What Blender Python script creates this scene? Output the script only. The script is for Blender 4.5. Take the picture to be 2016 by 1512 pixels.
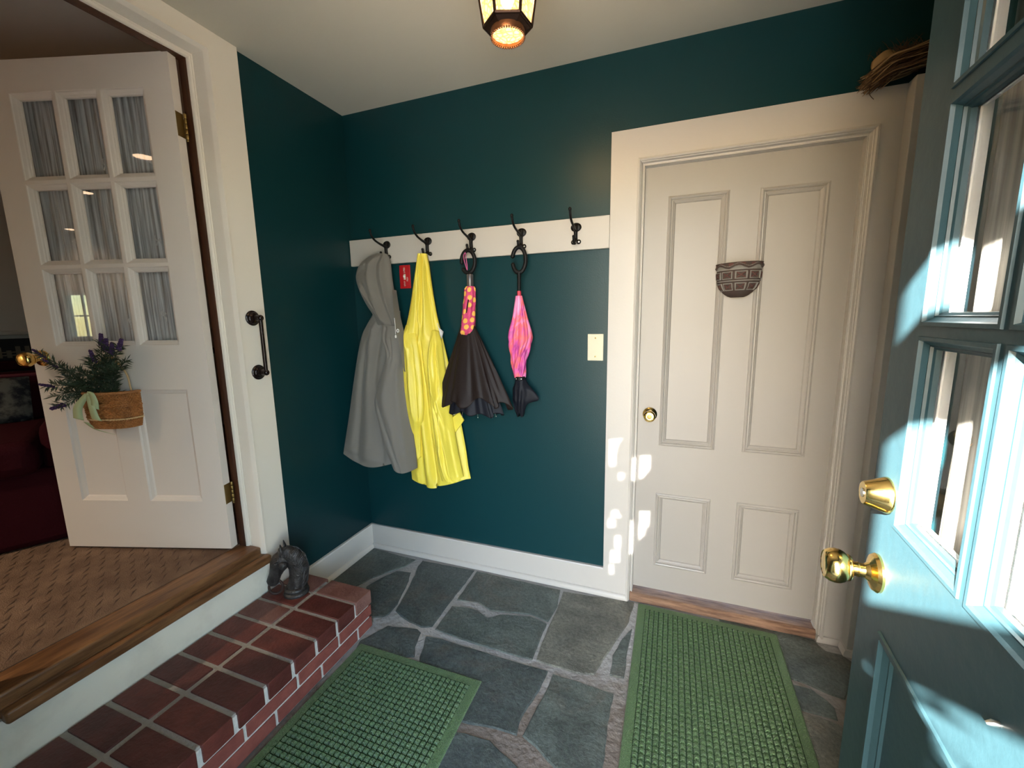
import bpy, bmesh, math, random
from mathutils import Vector, Matrix
from mathutils import noise as mnoise
PI = math.pi
rng = random.Random(7)
for o in list(bpy.data.objects):
    bpy.data.objects.remove(o)
scene = bpy.context.scene
COL = scene.collection

# ------------------------------------------------------------------ camera
CAM_F, CAM_YAW, CAM_PITCH, CAM_ROLL = 816.24, 0.3563, -0.1557, -0.0161
CAM_O = Vector((1.6938, -1.9796, 1.4))


def cam_axes():
    cy, sy, cp, sp = math.cos(CAM_YAW), math.sin(CAM_YAW), math.cos(CAM_PITCH), math.sin(CAM_PITCH)
    f = Vector((-sy * cp, cy * cp, sp))
    r = Vector((cy, sy, 0))
    u = r.cross(f)
    cr, sr = math.cos(CAM_ROLL), math.sin(CAM_ROLL)
    return cr * r + sr * u, -sr * r + cr * u, f


CR, CU, CF = cam_axes()
cam_data = bpy.data.cameras.new('camera')
cam_data.sensor_width = 36.0
cam_data.lens = CAM_F / 2016 * 36
cam_data.clip_start = 0.02
cam = bpy.data.objects.new('camera', cam_data)
COL.objects.link(cam)
cam.matrix_world = Matrix(((CR.x, CU.x, -CF.x, CAM_O.x), (CR.y, CU.y, -CF.y, CAM_O.y), (CR.z, CU.z, -CF.z, CAM_O.z), (0, 0, 0, 1)))
scene.camera = cam

# ------------------------------------------------------------------ exposure, sky, sun
scene.view_settings.view_transform = 'Standard'
scene.view_settings.look = 'None'
scene.view_settings.gamma = 1
scene.view_settings.use_curve_mapping = False
scene.view_settings.exposure = 0.55
SUN_DIR = Vector((0.50, 1.0, -0.60)).normalized()
world = bpy.data.worlds.new('sky')
scene.world = world
world.use_nodes = True
wn = world.node_tree
bg = wn.nodes['Background']
sky = wn.nodes.new('ShaderNodeTexSky')
sky.sky_type = 'NISHITA'
sky.sun_disc = False
sky.sun_elevation = math.asin(-SUN_DIR.z)
sky.sun_rotation = math.atan2(-SUN_DIR.x, -SUN_DIR.y)
wn.links.new(sky.outputs[0], bg.inputs[0])
bg.inputs[1].default_value = 1.9
sun_data = bpy.data.lights.new('sun', 'SUN')
sun_data.energy = 115
sun_data.angle = math.radians(0.53)
sun_data.color = (1.0, 0.96, 0.90)
sun = bpy.data.objects.new('sun', sun_data)
COL.objects.link(sun)
sun.rotation_euler = SUN_DIR.to_track_quat('-Z', 'Y').to_euler()
sun.location = (-4, -9, 6)


def area(name, loc, direction, sx, sy, power, color=(1, 1, 1), portal=False, spread=PI):
    d = bpy.data.lights.new(name, 'AREA')
    d.shape = 'RECTANGLE'
    d.size, d.size_y = sx, sy
    d.energy = power
    d.color = color
    d.spread = spread
    if portal:
        d.cycles.is_portal = True
    o = bpy.data.objects.new(name, d)
    COL.objects.link(o)
    o.location = loc
    o.rotation_euler = Vector(direction).to_track_quat('-Z', 'Y').to_euler()
    return o


area('doorway_portal', (1.56, -2.12, 1.07), (0, 1, 0), 0.98, 2.14, 1, portal=True)
area('window_portal', (-4.07, -6.72, 1.55), (0, 1, 0), 0.40, 0.66, 1, portal=True)


# ------------------------------------------------------------------ helpers
def ray(u, v):
    return CF + CR * ((u - 1008) / CAM_F) - CU * ((v - 756) / CAM_F)


def px(u, v, ax, val):
    """World point on the plane axis = val that the photograph shows at pixel u, v."""
    d = ray(u, v)
    t = (val - CAM_O[ax]) / d[ax]
    return CAM_O + d * t


MATS = {}


def mat(name, color, rough=0.5, metal=0.0, bump=None, var=None, coat=0.0, spec=0.5, sheen=0.0, emit=None, stretch=None):
    """Principled material; bump=(scale, strength[, detail]); var=(scale, dark colour) mixes a second colour through noise."""
    m = bpy.data.materials.new(name)
    m.use_nodes = True
    nt = m.node_tree
    b = nt.nodes['Principled BSDF']
    b.inputs['Base Color'].default_value = (*color, 1)
    b.inputs['Roughness'].default_value = rough
    b.inputs['Metallic'].default_value = metal
    b.inputs['Specular IOR Level'].default_value = spec
    b.inputs['Coat Weight'].default_value = coat
    b.inputs['Sheen Weight'].default_value = sheen
    if emit:
        b.inputs['Emission Color'].default_value = (*emit[0], 1)
        b.inputs['Emission Strength'].default_value = emit[1]
    tc = None
    if bump or var:
        tc = nt.nodes.new('ShaderNodeTexCoord')
        mp = nt.nodes.new('ShaderNodeMapping')
        nt.links.new(tc.outputs['Object'], mp.inputs[0])
        if stretch:
            mp.inputs['Scale'].default_value = stretch
    if var:
        n = nt.nodes.new('ShaderNodeTexNoise')
        n.inputs['Scale'].default_value = var[0]
        n.inputs['Detail'].default_value = 6
        n.inputs['Roughness'].default_value = 0.6
        nt.links.new(mp.outputs[0], n.inputs['Vector'])
        r = nt.nodes.new('ShaderNodeValToRGB')
        lo, hi = var[2] if len(var) > 2 else (0.35, 0.68)
        r.color_ramp.elements[0].position = lo
        r.color_ramp.elements[1].position = hi
        r.color_ramp.elements[0].color = (*var[1], 1)
        r.color_ramp.elements[1].color = (*color, 1)
        nt.links.new(n.outputs['Fac'], r.inputs[0])
        nt.links.new(r.outputs[0], b.inputs['Base Color'])
    if bump:
        n2 = nt.nodes.new('ShaderNodeTexNoise')
        n2.inputs['Scale'].default_value = bump[0]
        n2.inputs['Detail'].default_value = bump[2] if len(bump) > 2 else 4
        nt.links.new(mp.outputs[0], n2.inputs['Vector'])
        bp = nt.nodes.new('ShaderNodeBump')
        bp.inputs['Strength'].default_value = bump[1]
        bp.inputs['Distance'].default_value = 0.01
        nt.links.new(n2.outputs['Fac'], bp.inputs['Height'])
        nt.links.new(bp.outputs[0], b.inputs['Normal'])
    MATS[name] = m
    return m


def glass_mat(name, tint=(1, 1, 1), rough=0.0):
    m = bpy.data.materials.new(name)
    m.use_nodes = True
    nt = m.node_tree
    nt.nodes.clear()
    out = nt.nodes.new('ShaderNodeOutputMaterial')
    mix = nt.nodes.new('ShaderNodeMixShader')
    tr = nt.nodes.new('ShaderNodeBsdfTransparent')
    tr.inputs[0].default_value = (*tint, 1)
    gl = nt.nodes.new('ShaderNodeBsdfGlossy')
    gl.inputs['Roughness'].default_value = rough
    fr = nt.nodes.new('ShaderNodeFresnel')
    fr.inputs[0].default_value = 1.5
    geo = nt.nodes.new('ShaderNodeNewGeometry')
    inv = nt.nodes.new('ShaderNodeMath')
    inv.operation = 'SUBTRACT'
    inv.inputs[0].default_value = 1.0
    mul = nt.nodes.new('ShaderNodeMath')
    mul.operation = 'MULTIPLY'
    nt.links.new(geo.outputs['Backfacing'], inv.inputs[1])
    nt.links.new(fr.outputs[0], mul.inputs[0])
    nt.links.new(inv.outputs[0], mul.inputs[1])
    nt.links.new(mul.outputs[0], mix.inputs[0])
    nt.links.new(tr.outputs[0], mix.inputs[1])
    nt.links.new(gl.outputs[0], mix.inputs[2])
    nt.links.new(mix.outputs[0], out.inputs[0])
    return m


def cloth_sheer(name, color, trans=0.45):
    m = bpy.data.materials.new(name)
    m.use_nodes = True
    nt = m.node_tree
    nt.nodes.clear()
    out = nt.nodes.new('ShaderNodeOutputMaterial')
    mix = nt.nodes.new('ShaderNodeMixShader')
    mix.inputs[0].default_value = trans
    d = nt.nodes.new('ShaderNodeBsdfDiffuse')
    t = nt.nodes.new('ShaderNodeBsdfTranslucent')
    tc = nt.nodes.new('ShaderNodeTexCoord')
    mp = nt.nodes.new('ShaderNodeMapping')
    mp.inputs['Scale'].default_value = (90, 90, 2)
    n = nt.nodes.new('ShaderNodeTexNoise')
    n.inputs['Scale'].default_value = 1.5
    n.inputs['Detail'].default_value = 5
    r = nt.nodes.new('ShaderNodeValToRGB')
    r.color_ramp.elements[0].position = 0.36
    r.color_ramp.elements[1].position = 0.62
    r.color_ramp.elements[0].color = (*[c * 0.45 for c in color], 1)
    r.color_ramp.elements[1].color = (*color, 1)
    nt.links.new(tc.outputs['Object'], mp.inputs[0])
    nt.links.new(mp.outputs[0], n.inputs['Vector'])
    nt.links.new(n.outputs['Fac'], r.inputs[0])
    nt.links.new(r.outputs[0], d.inputs[0])
    nt.links.new(r.outputs[0], t.inputs[0])
    nt.links.new(d.outputs[0], mix.inputs[1])
    nt.links.new(t.outputs[0], mix.inputs[2])
    nt.links.new(mix.outputs[0], out.inputs[0])
    return m


class MB:
    """Collects shapes and links them as ONE mesh object."""

    def __init__(self):
        self.v, self.f, self.m = [], [], []

    def add(self, verts, faces, mi=0):
        o = len(self.v)
        self.v += [Vector(p) for p in verts]
        self.f += [[i + o for i in f] for f in faces]
        self.m += [mi] * len(faces) if isinstance(mi, int) else list(mi)
        return self

    def box(self, x0, x1, y0, y1, z0, z1, mi=0, fn=None):
        P = [(x, y, z) for z in (z0, z1) for y in (y0, y1) for x in (x0, x1)]
        if fn:
            P = [fn(*p) for p in P]
        return self.add(P, [(0, 2, 3, 1), (4, 5, 7, 6), (0, 1, 5, 4), (2, 6, 7, 3), (0, 4, 6, 2), (1, 3, 7, 5)], mi)

    def tube(self, path, r, seg=10, mi=0, cap=True, flat=None):
        path = [Vector(p) for p in path]
        n = len(path)
        rs = [r] * n if isinstance(r, (int, float)) else list(r)
        T = []
        for i in range(n):
            a, b = path[max(i - 1, 0)], path[min(i + 1, n - 1)]
            t = b - a
            T.append(t.normalized() if t.length > 1e-9 else Vector((0, 0, 1)))
        ref = Vector((0, 0, 1)) if abs(T[0].z) < 0.9 else Vector((1, 0, 0))
        N = (ref - T[0] * ref.dot(T[0])).normalized()
        V = []
        for i in range(n):
            N = (N - T[i] * N.dot(T[i]))
            N = N.normalized() if N.length > 1e-6 else T[i].orthogonal().normalized()
            B = T[i].cross(N)
            for k in range(seg):
                a = 2 * PI * k / seg
                ra, rb = (rs[i], rs[i]) if not flat else (rs[i], rs[i] * flat)
                V.append(path[i] + N * (math.cos(a) * ra) + B * (math.sin(a) * rb))
        F = []
        for i in range(n - 1):
            for k in range(seg):
                k2 = (k + 1) % seg
                F.append((i * seg + k, i * seg + k2, (i + 1) * seg + k2, (i + 1) * seg + k))
        if cap:
            F.append(tuple(reversed(range(seg))))
            F.append(tuple((n - 1) * seg + k for k in range(seg)))
        return self.add(V, F, mi)

    def lathe(self, prof, origin=(0, 0, 0), axis=(0, 0, 1), seg=24, mi=0, scale=(1, 1)):
        """prof = [(radius, height along axis)]"""
        ax = Vector(axis).normalized()
        ref = Vector((0, 0, 1)) if abs(ax.z) < 0.9 else Vector((1, 0, 0))
        X = ref.cross(ax).normalized()
        Y = ax.cross(X)
        O = Vector(origin)
        V = []
        for r, h in prof:
            for k in range(seg):
                a = 2 * PI * k / seg
                V.append(O + ax * h + X * (r * math.cos(a) * scale[0]) + Y * (r * math.sin(a) * scale[1]))
        F = []
        for i in range(len(prof) - 1):
            for k in range(seg):
                k2 = (k + 1) % seg
                F.append((i * seg + k, i * seg + k2, (i + 1) * seg + k2, (i + 1) * seg + k))
        F.append(tuple(reversed(range(seg))))
        F.append(tuple((len(prof) - 1) * seg + k for k in range(seg)))
        return self.add(V, F, mi)

    def ball(self, c, r, seg=16, rings=10, mi=0):
        rx, ry, rz = (r, r, r) if isinstance(r, (int, float)) else r
        c = Vector(c)
        V = [c + Vector((0, 0, -rz))]
        for i in range(1, rings):
            p = -PI / 2 + PI * i / rings
            for k in range(seg):
                a = 2 * PI * k / seg
                V.append(c + Vector((rx * math.cos(p) * math.cos(a), ry * math.cos(p) * math.sin(a), rz * math.sin(p))))
        V.append(c + Vector((0, 0, rz)))
        F = [(0, 1 + (k + 1) % seg, 1 + k) for k in range(seg)]
        for i in range(rings - 2):
            for k in range(seg):
                k2 = (k + 1) % seg
                F.append((1 + i * seg + k, 1 + i * seg + k2, 1 + (i + 1) * seg + k2, 1 + (i + 1) * seg + k))
        L = len(V) - 1
        b = 1 + (rings - 2) * seg
        F += [(L, b + k, b + (k + 1) % seg) for k in range(seg)]
        return self.add(V, F, mi)

    def loops(self, loops, mi=0, closed=True, cap_last=False, cap_first=False):
        """Skin consecutive vertex loops of equal length."""
        n = len(loops[0])
        V = [p for L in loops for p in L]
        F = []
        for i in range(len(loops) - 1):
            for k in range(n if closed else n - 1):
                k2 = (k + 1) % n
                F.append((i * n + k, i * n + k2, (i + 1) * n + k2, (i + 1) * n + k))
        if cap_last:
            F.append(tuple((len(loops) - 1) * n + k for k in range(n)))
        if cap_first:
            F.append(tuple(reversed(range(n))))
        return self.add(V, F, mi)

    def build(self, name, mats, parent=None, origin=None, bevel=0.0, sub=0, smooth=40, recalc=True, bseg=2):
        me = bpy.data.meshes.new(name)
        vs = self.v if origin is None else [p - Vector(origin) for p in self.v]
        me.from_pydata([tuple(p) for p in vs], [], self.f)
        for m in (mats if isinstance(mats, (list, tuple)) else [mats]):
            me.materials.append(m)
        me.polygons.foreach_set('material_index', self.m)
        if recalc:
            bm = bmesh.new()
            bm.from_mesh(me)
            bmesh.ops.recalc_face_normals(bm, faces=bm.faces)
            bm.to_mesh(me)
            bm.free()
        if smooth:
            me.polygons.foreach_set('use_smooth', [True] * len(me.polygons))
            me.set_sharp_from_angle(angle=math.radians(smooth))
        me.update()
        o = bpy.data.objects.new(name, me)
        COL.objects.link(o)
        if bevel:
            md = o.modifiers.new('edges', 'BEVEL')
            md.width = bevel
            md.segments = bseg
            md.limit_method = 'ANGLE'
            md.angle_limit = math.radians(40)
        if sub:
            md = o.modifiers.new('soft', 'SUBSURF')
            md.levels = md.render_levels = sub
        if parent:
            o.parent = parent
        elif origin is not None:
            o.location = origin
        return o


def tag(o, label, cat, group=None, kind=None):
    if label:
        o['label'] = label
    if cat:
        o['category'] = cat
    if group:
        o['group'] = group
    if kind:
        o['kind'] = kind
    return o


def thing(name, label, cat, loc, group=None, matrix=None, kind=None):
    o = bpy.data.objects.new(name, None)
    o.empty_display_size = 0.05
    COL.objects.link(o)
    if matrix is not None:
        o.matrix_world = matrix
    else:
        o.location = loc
    return tag(o, label, cat, group, kind)


def copy_tree(o, parent=None):
    c = o.copy()
    COL.objects.link(c)
    if parent:
        c.parent = parent
    for ch in list(o.children):
        copy_tree(ch, c)
    return c


def structure(mb, name, mats, label, cat, **kw):
    return tag(mb.build(name, mats, **kw), label, cat, kind='structure')


def slab_with_openings(mb, x0, x1, z0, z1, openings, fn, mi=0):
    """Boxes between cut lines, leaving the openings free; fn(x, depth01, z) -> point."""
    xs = sorted({x0, x1, *[v for o in openings for v in o[:2]]})
    zs = sorted({z0, z1, *[v for o in openings for v in o[2:]]})
    for i in range(len(xs) - 1):
        run = None
        for j in range(len(zs) - 1):
            cx, cz = (xs[i] + xs[i + 1]) / 2, (zs[j] + zs[j + 1]) / 2
            free = any(o[0] < cx < o[1] and o[2] < cz < o[3] for o in openings)
            if free:
                if run:
                    mb.box(xs[i], xs[i + 1], 0, 1, run[0], run[1], mi, fn)
                run = None
            else:
                run = [run[0] if run else zs[j], zs[j + 1]]
        if run:
            mb.box(xs[i], xs[i + 1], 0, 1, run[0], run[1], mi, fn)


def frame_loops(mb, x0, x1, z0, z1, prof, fn, mi=0, fill=False):
    """Mitred rectangular moulding; prof = [(inset, depth)]; fn(x, depth, z)."""
    L = []
    for i, d in prof:
        L.append([fn(x0 + i, d, z0 + i), fn(x1 - i, d, z0 + i), fn(x1 - i, d, z1 - i), fn(x0 + i, d, z1 - i)])
    mb.loops(L, mi, True, cap_last=fill)


def arch_loops(mb, x0, x1, z0, z1, prof, fn, mi=0):
    """Three-sided moulding round a doorway, open at the bottom."""
    L = []
    for i, d in prof:
        L.append([fn(x0 + i, d, z0), fn(x0 + i, d, z1 - i), fn(x1 - i, d, z1 - i), fn(x1 - i, d, z0)])
    mb.loops(L, mi, False)


def smooth_curve(pts, n=8):
    """Catmull-Rom through pts."""
    P = [Vector(p) for p in pts]
    out = []
    for i in range(len(P) - 1):
        p0, p1, p2, p3 = P[max(i - 1, 0)], P[i], P[i + 1], P[min(i + 2, len(P) - 1)]
        for k in range(n):
            t = k / n
            out.append(0.5 * ((2 * p1) + (p2 - p0) * t + (2 * p0 - 5 * p1 + 4 * p2 - p3) * t * t + (3 * p1 - p0 - 3 * p2 + p3) * t ** 3))
    out.append(P[-1])
    return out


# ------------------------------------------------------------------ materials
M_teal = mat('teal_wall_paint', (0.0032, 0.034, 0.040), 0.36, bump=(160, 0.06), spec=0.3)
M_ceil = mat('ceiling_paint', (0.60, 0.56, 0.46), 0.8, bump=(200, 0.06))
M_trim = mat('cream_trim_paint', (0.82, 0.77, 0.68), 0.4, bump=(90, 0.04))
M_trim_dim = mat('dimmed_trim_paint', (0.49, 0.465, 0.425), 0.4, bump=(90, 0.04))  # same cream trim; its colour is darkened to offset stronger light at the back
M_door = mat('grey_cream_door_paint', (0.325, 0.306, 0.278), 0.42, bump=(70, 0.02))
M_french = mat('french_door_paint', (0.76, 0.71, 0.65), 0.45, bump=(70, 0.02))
M_blue = mat('blue_door_paint', (0.020, 0.048, 0.058), 0.42, bump=(40, 0.08), spec=0.3)
M_white = mat('white_paint', (0.86, 0.85, 0.82), 0.4)
M_riser = mat('riser_paint', (0.88, 0.86, 0.74), 0.5, bump=(60, 0.08), var=(7, (0.78, 0.75, 0.64), (0.3, 0.5)))
M_oak = mat('worn_oak', (0.27, 0.135, 0.055), 0.38, bump=(50, 0.15), var=(8, (0.10, 0.042, 0.016)), stretch=(6, 0.7, 6))
M_sill = mat('weathered_sill_wood', (0.33, 0.19, 0.115), 0.75, bump=(40, 0.5), var=(7, (0.12, 0.06, 0.035)), stretch=(0.9, 9, 9))
M_jamb = mat('dark_bare_wood', (0.10, 0.035, 0.014), 0.5, var=(14, (0.05, 0.016, 0.007)), stretch=(6, 6, 0.6))
M_dark = mat('dark_gap', (0.02, 0.016, 0.014), 0.8)
SL = dict(rough=0.55, spec=0.5)


def slate(name, a, b, c, seed):
    """cleft slate: broad patches of two tones, rusty drift and a layered, chipped surface."""
    m = bpy.data.materials.new(name)
    m.use_nodes = True
    nt = m.node_tree
    p = nt.nodes['Principled BSDF']
    p.inputs['Roughness'].default_value = 0.55
    tc = nt.nodes.new('ShaderNodeTexCoord')
    mp = nt.nodes.new('ShaderNodeMapping')
    mp.inputs['Location'].default_value = (seed, seed * 1.7, 0)
    nt.links.new(tc.outputs['Object'], mp.inputs[0])

    def noise(scale, detail, dist=0.0, rough=0.6):
        n = nt.nodes.new('ShaderNodeTexNoise')
        n.inputs['Scale'].default_value = scale
        n.inputs['Detail'].default_value = detail
        n.inputs['Roughness'].default_value = rough
        n.inputs['Distortion'].default_value = dist
        nt.links.new(mp.outputs[0], n.inputs['Vector'])
        return n

    def ramp(n, p0, p1, c0, c1):
        r = nt.nodes.new('ShaderNodeValToRGB')
        r.color_ramp.elements[0].position, r.color_ramp.elements[1].position = p0, p1
        r.color_ramp.elements[0].color, r.color_ramp.elements[1].color = (*c0, 1), (*c1, 1)
        nt.links.new(n.outputs['Fac'], r.inputs[0])
        return r
    base = ramp(noise(5, 9, 0.6, 0.65), 0.36, 0.64, b, a)
    rust = ramp(noise(3.3, 8, 1.0, 0.7), 0.52, 0.72, (0, 0, 0), (1, 1, 1))
    mx = nt.nodes.new('ShaderNodeMixRGB')
    mx.inputs[2].default_value = (*c, 1)
    nt.links.new(rust.outputs[0], mx.inputs[0])
    nt.links.new(base.outputs[0], mx.inputs[1])
    grain = ramp(noise(70, 5, 0, 0.7), 0.30, 0.75, (0.55, 0.55, 0.55), (1.3, 1.3, 1.3))
    mu = nt.nodes.new('ShaderNodeMixRGB')
    mu.blend_type = 'MULTIPLY'
    mu.inputs[0].default_value = 1.0
    nt.links.new(mx.outputs[0], mu.inputs[1])
    nt.links.new(grain.outputs[0], mu.inputs[2])
    nt.links.new(mu.outputs[0], p.inputs['Base Color'])
    b1 = nt.nodes.new('ShaderNodeBump')
    b1.inputs['Strength'].default_value = 0.75
    b1.inputs['Distance'].default_value = 0.035
    nt.links.new(noise(9, 9, 0.25, 0.68).outputs['Fac'], b1.inputs['Height'])
    b2 = nt.nodes.new('ShaderNodeBump')
    b2.inputs['Strength'].default_value = 0.7
    b2.inputs['Distance'].default_value = 0.006
    nt.links.new(noise(60, 8, 0.4, 0.7).outputs['Fac'], b2.inputs['Height'])
    nt.links.new(b1.outputs[0], b2.inputs['Normal'])
    nt.links.new(b2.outputs[0], p.inputs['Normal'])
    return m


M_slate1 = slate('slate_green_grey', (0.165, 0.198, 0.172), (0.080, 0.100, 0.089), (0.16, 0.145, 0.115), 0.0)
M_slate2 = slate('slate_dark', (0.126, 0.152, 0.140), (0.058, 0.074, 0.071), (0.135, 0.118, 0.095), 3.1)
M_slate3 = slate('slate_brown_grey', (0.265, 0.262, 0.21), (0.125, 0.127, 0.105), (0.20, 0.165, 0.12), 7.7)
M_mortar = mat('floor_mortar', (0.46, 0.45, 0.43), 0.9, bump=(45, 1.0, 10))
nt = M_mortar.node_tree
_tc = nt.nodes.new('ShaderNodeTexCoord')
_sx = nt.nodes.new('ShaderNodeSeparateXYZ')
_n = nt.nodes.new('ShaderNodeTexNoise')
_n.inputs['Scale'].default_value = 9
_n.inputs['Detail'].default_value = 9
nt.links.new(_tc.outputs['Object'], _sx.inputs[0])
nt.links.new(_tc.outputs['Object'], _n.inputs['Vector'])
# trodden-in dirt towards the entry and between the mats
_m1 = nt.nodes.new('ShaderNodeMath')
_m1.operation = 'MULTIPLY_ADD'
_m1.inputs[1].default_value = -1.6
_m1.inputs[2].default_value = -1.25
nt.links.new(_sx.outputs['Y'], _m1.inputs[0])
_m2 = nt.nodes.new('ShaderNodeMath')
_m2.operation = 'MULTIPLY_ADD'
_m2.inputs[1].default_value = 0.45
nt.links.new(_sx.outputs['X'], _m2.inputs[0])
nt.links.new(_m1.outputs[0], _m2.inputs[2])
_m3 = nt.nodes.new('ShaderNodeMath')
_m3.operation = 'MULTIPLY_ADD'
_m3.inputs[1].default_value = 1.0
nt.links.new(_n.outputs['Fac'], _m3.inputs[0])
nt.links.new(_m2.outputs[0], _m3.inputs[2])
_r = nt.nodes.new('ShaderNodeValToRGB')
_r.color_ramp.elements[0].position = 0.62
_r.color_ramp.elements[1].position = 1.0
_r.color_ramp.elements[0].color = (0.39, 0.38, 0.36, 1)
_r.color_ramp.elements[1].color = (0.20, 0.165, 0.135, 1)
nt.links.new(_m3.outputs[0], _r.inputs[0])
nt.links.new(_r.outputs[0], nt.nodes['Principled BSDF'].inputs['Base Color'])
BR = dict(bump=(70, 0.35))
M_brick = [mat('brick_red', (0.175, 0.042, 0.030), 0.55, var=(12, (0.10, 0.024, 0.018)), **BR),
           mat('brick_dark', (0.125, 0.030, 0.023), 0.5, var=(12, (0.075, 0.018, 0.014)), **BR),
           mat('brick_worn', (0.235, 0.115, 0.092), 0.65, var=(10, (0.16, 0.060, 0.045)), **BR),
           mat('brick_face', (0.27, 0.075, 0.055), 0.7, var=(14, (0.19, 0.05, 0.038)), **BR)]
M_grout = mat('brick_mortar', (0.36, 0.34, 0.30), 0.9, bump=(80, 0.8))
M_wash = mat('whitewashed_mortar', (0.58, 0.57, 0.53), 0.85, bump=(80, 0.6))
M_mat = mat('green_mat_fibre', (0.125, 0.235, 0.068), 0.95, bump=(350, 0.9), sheen=0.3, var=(300, (0.060, 0.140, 0.038)))
M_matlow = mat('green_mat_groove', (0.020, 0.060, 0.016), 0.95, bump=(350, 0.9))
M_iron = mat('black_iron', (0.0035, 0.003, 0.0033), 0.42, spec=0.22)
M_bronze = mat('oil_rubbed_bronze', (0.018, 0.010, 0.010), 0.22, 0.4, spec=0.6)
M_steel = mat('screw_steel', (0.6, 0.6, 0.58), 0.3, 1.0)
M_brass = mat('polished_brass', (0.83, 0.58, 0.20), 0.16, 1.0, bump=(60, 0.05))
M_brass_old = mat('tarnished_brass', (0.30, 0.21, 0.08), 0.4, 1.0)
M_glass = glass_mat('window_glass')
M_sheer = cloth_sheer('sheer_curtain', (0.80, 0.82, 0.82))
M_sheer2 = cloth_sheer('blue_door_curtain', (0.60, 0.57, 0.50), 0.5)
M_grey = mat('grey_raincoat_cloth', (0.155, 0.145, 0.125), 0.72, bump=(420, 0.15), sheen=0.15)
M_yellow = mat('yellow_raincoat_vinyl', (0.80, 0.66, 0.075), 0.42, bump=(120, 0.10))
M_white_plastic = mat('white_plastic', (0.8, 0.8, 0.78), 0.4)
M_black_plastic = mat('black_rubber', (0.004, 0.004, 0.0045), 0.5, spec=0.25)
M_umb = mat('black_umbrella_cloth', (0.013, 0.0075, 0.0065), 0.55, bump=(200, 0.1), spec=0.25)
M_navy = mat('navy_umbrella_lining', (0.004, 0.005, 0.010), 0.6, spec=0.25)
M_collar = mat('grey_collar', (0.13, 0.12, 0.12), 0.28, 0.5)
M_magenta = mat('magenta_cloth', (0.62, 0.055, 0.17), 0.7, bump=(90, 0.5))
M_dot = mat('yellow_dot_cloth', (0.86, 0.47, 0.09), 0.7, bump=(90, 0.5))
M_cord_pink = mat('pink_cord', (0.55, 0.10, 0.26), 0.7)
M_red = mat('red_plate', (0.42, 0.012, 0.016), 0.35)
M_pale = mat('pale_print', (0.55, 0.42, 0.36), 0.6)
M_plate = mat('ivory_plate', (0.60, 0.58, 0.43), 0.35)
M_wicker = mat('wicker', (0.50, 0.22, 0.065), 0.55, var=(30, (0.30, 0.12, 0.035)))
M_wicker_pale = mat('pale_cane', (0.66, 0.46, 0.24), 0.55)
M_ribbon = mat('pale_green_ribbon', (0.42, 0.52, 0.30), 0.5)
M_leaf = mat('lavender_leaf', (0.045, 0.075, 0.035), 0.6, var=(25, (0.018, 0.032, 0.018)))
M_flower = mat('lavender_flower', (0.050, 0.020, 0.095), 0.75)
M_castiron = mat('cast_iron', (0.060, 0.056, 0.053), 0.40, 0.3, bump=(110, 0.4), var=(30, (0.018, 0.016, 0.016)))
M_straw = [mat('straw_pale', (0.40, 0.25, 0.12), 0.8), mat('straw_dark', (0.07, 0.035, 0.018), 0.85), mat('straw_mid', (0.20, 0.11, 0.05), 0.85)]
M_husk = mat('dry_husk', (0.32, 0.20, 0.085), 0.7, bump=(30, 0.4))
M_lant = mat('dark_lantern_metal', (0.045, 0.022, 0.014), 0.4, 0.8)
M_pot_c = mat('clay_brown', (0.052, 0.041, 0.035), 0.8, bump=(60, 0.3), var=(18, (0.050, 0.028, 0.022)))
M_pot_g = mat('clay_grey_relief', (0.19, 0.185, 0.17), 0.85, bump=(80, 0.4))
M_pot_r = mat('clay_red_relief', (0.088, 0.034, 0.028), 0.8, bump=(80, 0.3))
M_burg = mat('burgundy_velvet', (0.036, 0.002, 0.0055), 0.85, spec=0.15, bump=(90, 0.3))
M_burg_l = mat('burgundy_piping', (0.16, 0.018, 0.032), 0.7)
M_pillow = mat('patterned_pillow', (0.13, 0.13, 0.11), 0.85, var=(16, (0.012, 0.014, 0.02), (0.42, 0.58)))
M_tap = mat('tapestry', (0.015, 0.014, 0.016), 0.9)
M_tap_l = mat('tapestry_pale', (0.17, 0.14, 0.10), 0.9)
M_inwall = mat('living_room_wall', (0.66, 0.58, 0.50), 0.8)
M_inceil = mat('living_room_ceiling', (0.72, 0.67, 0.60), 0.85)
M_carpet = mat('brown_carpet', (0.26, 0.165, 0.108), 0.95, bump=(220, 0.8), var=(9, (0.15, 0.088, 0.055)))
M_porch = mat('porch_concrete', (0.36, 0.355, 0.34), 0.9, bump=(30, 0.3))
M_shrub = mat('shrub_leaf', (0.05, 0.12, 0.03), 0.6)


def emission(name, color, strength):
    m = bpy.data.materials.new(name)
    m.use_nodes = True
    nt = m.node_tree
    nt.nodes.clear()
    out = nt.nodes.new('ShaderNodeOutputMaterial')
    e = nt.nodes.new('ShaderNodeEmission')
    e.inputs[0].default_value = (*color, 1)
    e.inputs[1].default_value = strength
    nt.links.new(e.outputs[0], out.inputs[0])
    return m


# ================================================================== LARGE STRUCTURE
H = 2.5008
I3 = lambda x, y, z: (x, y, z)
XR = 2.50                       # right wall
YF = -1.91                      # inner face of the front wall
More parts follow.
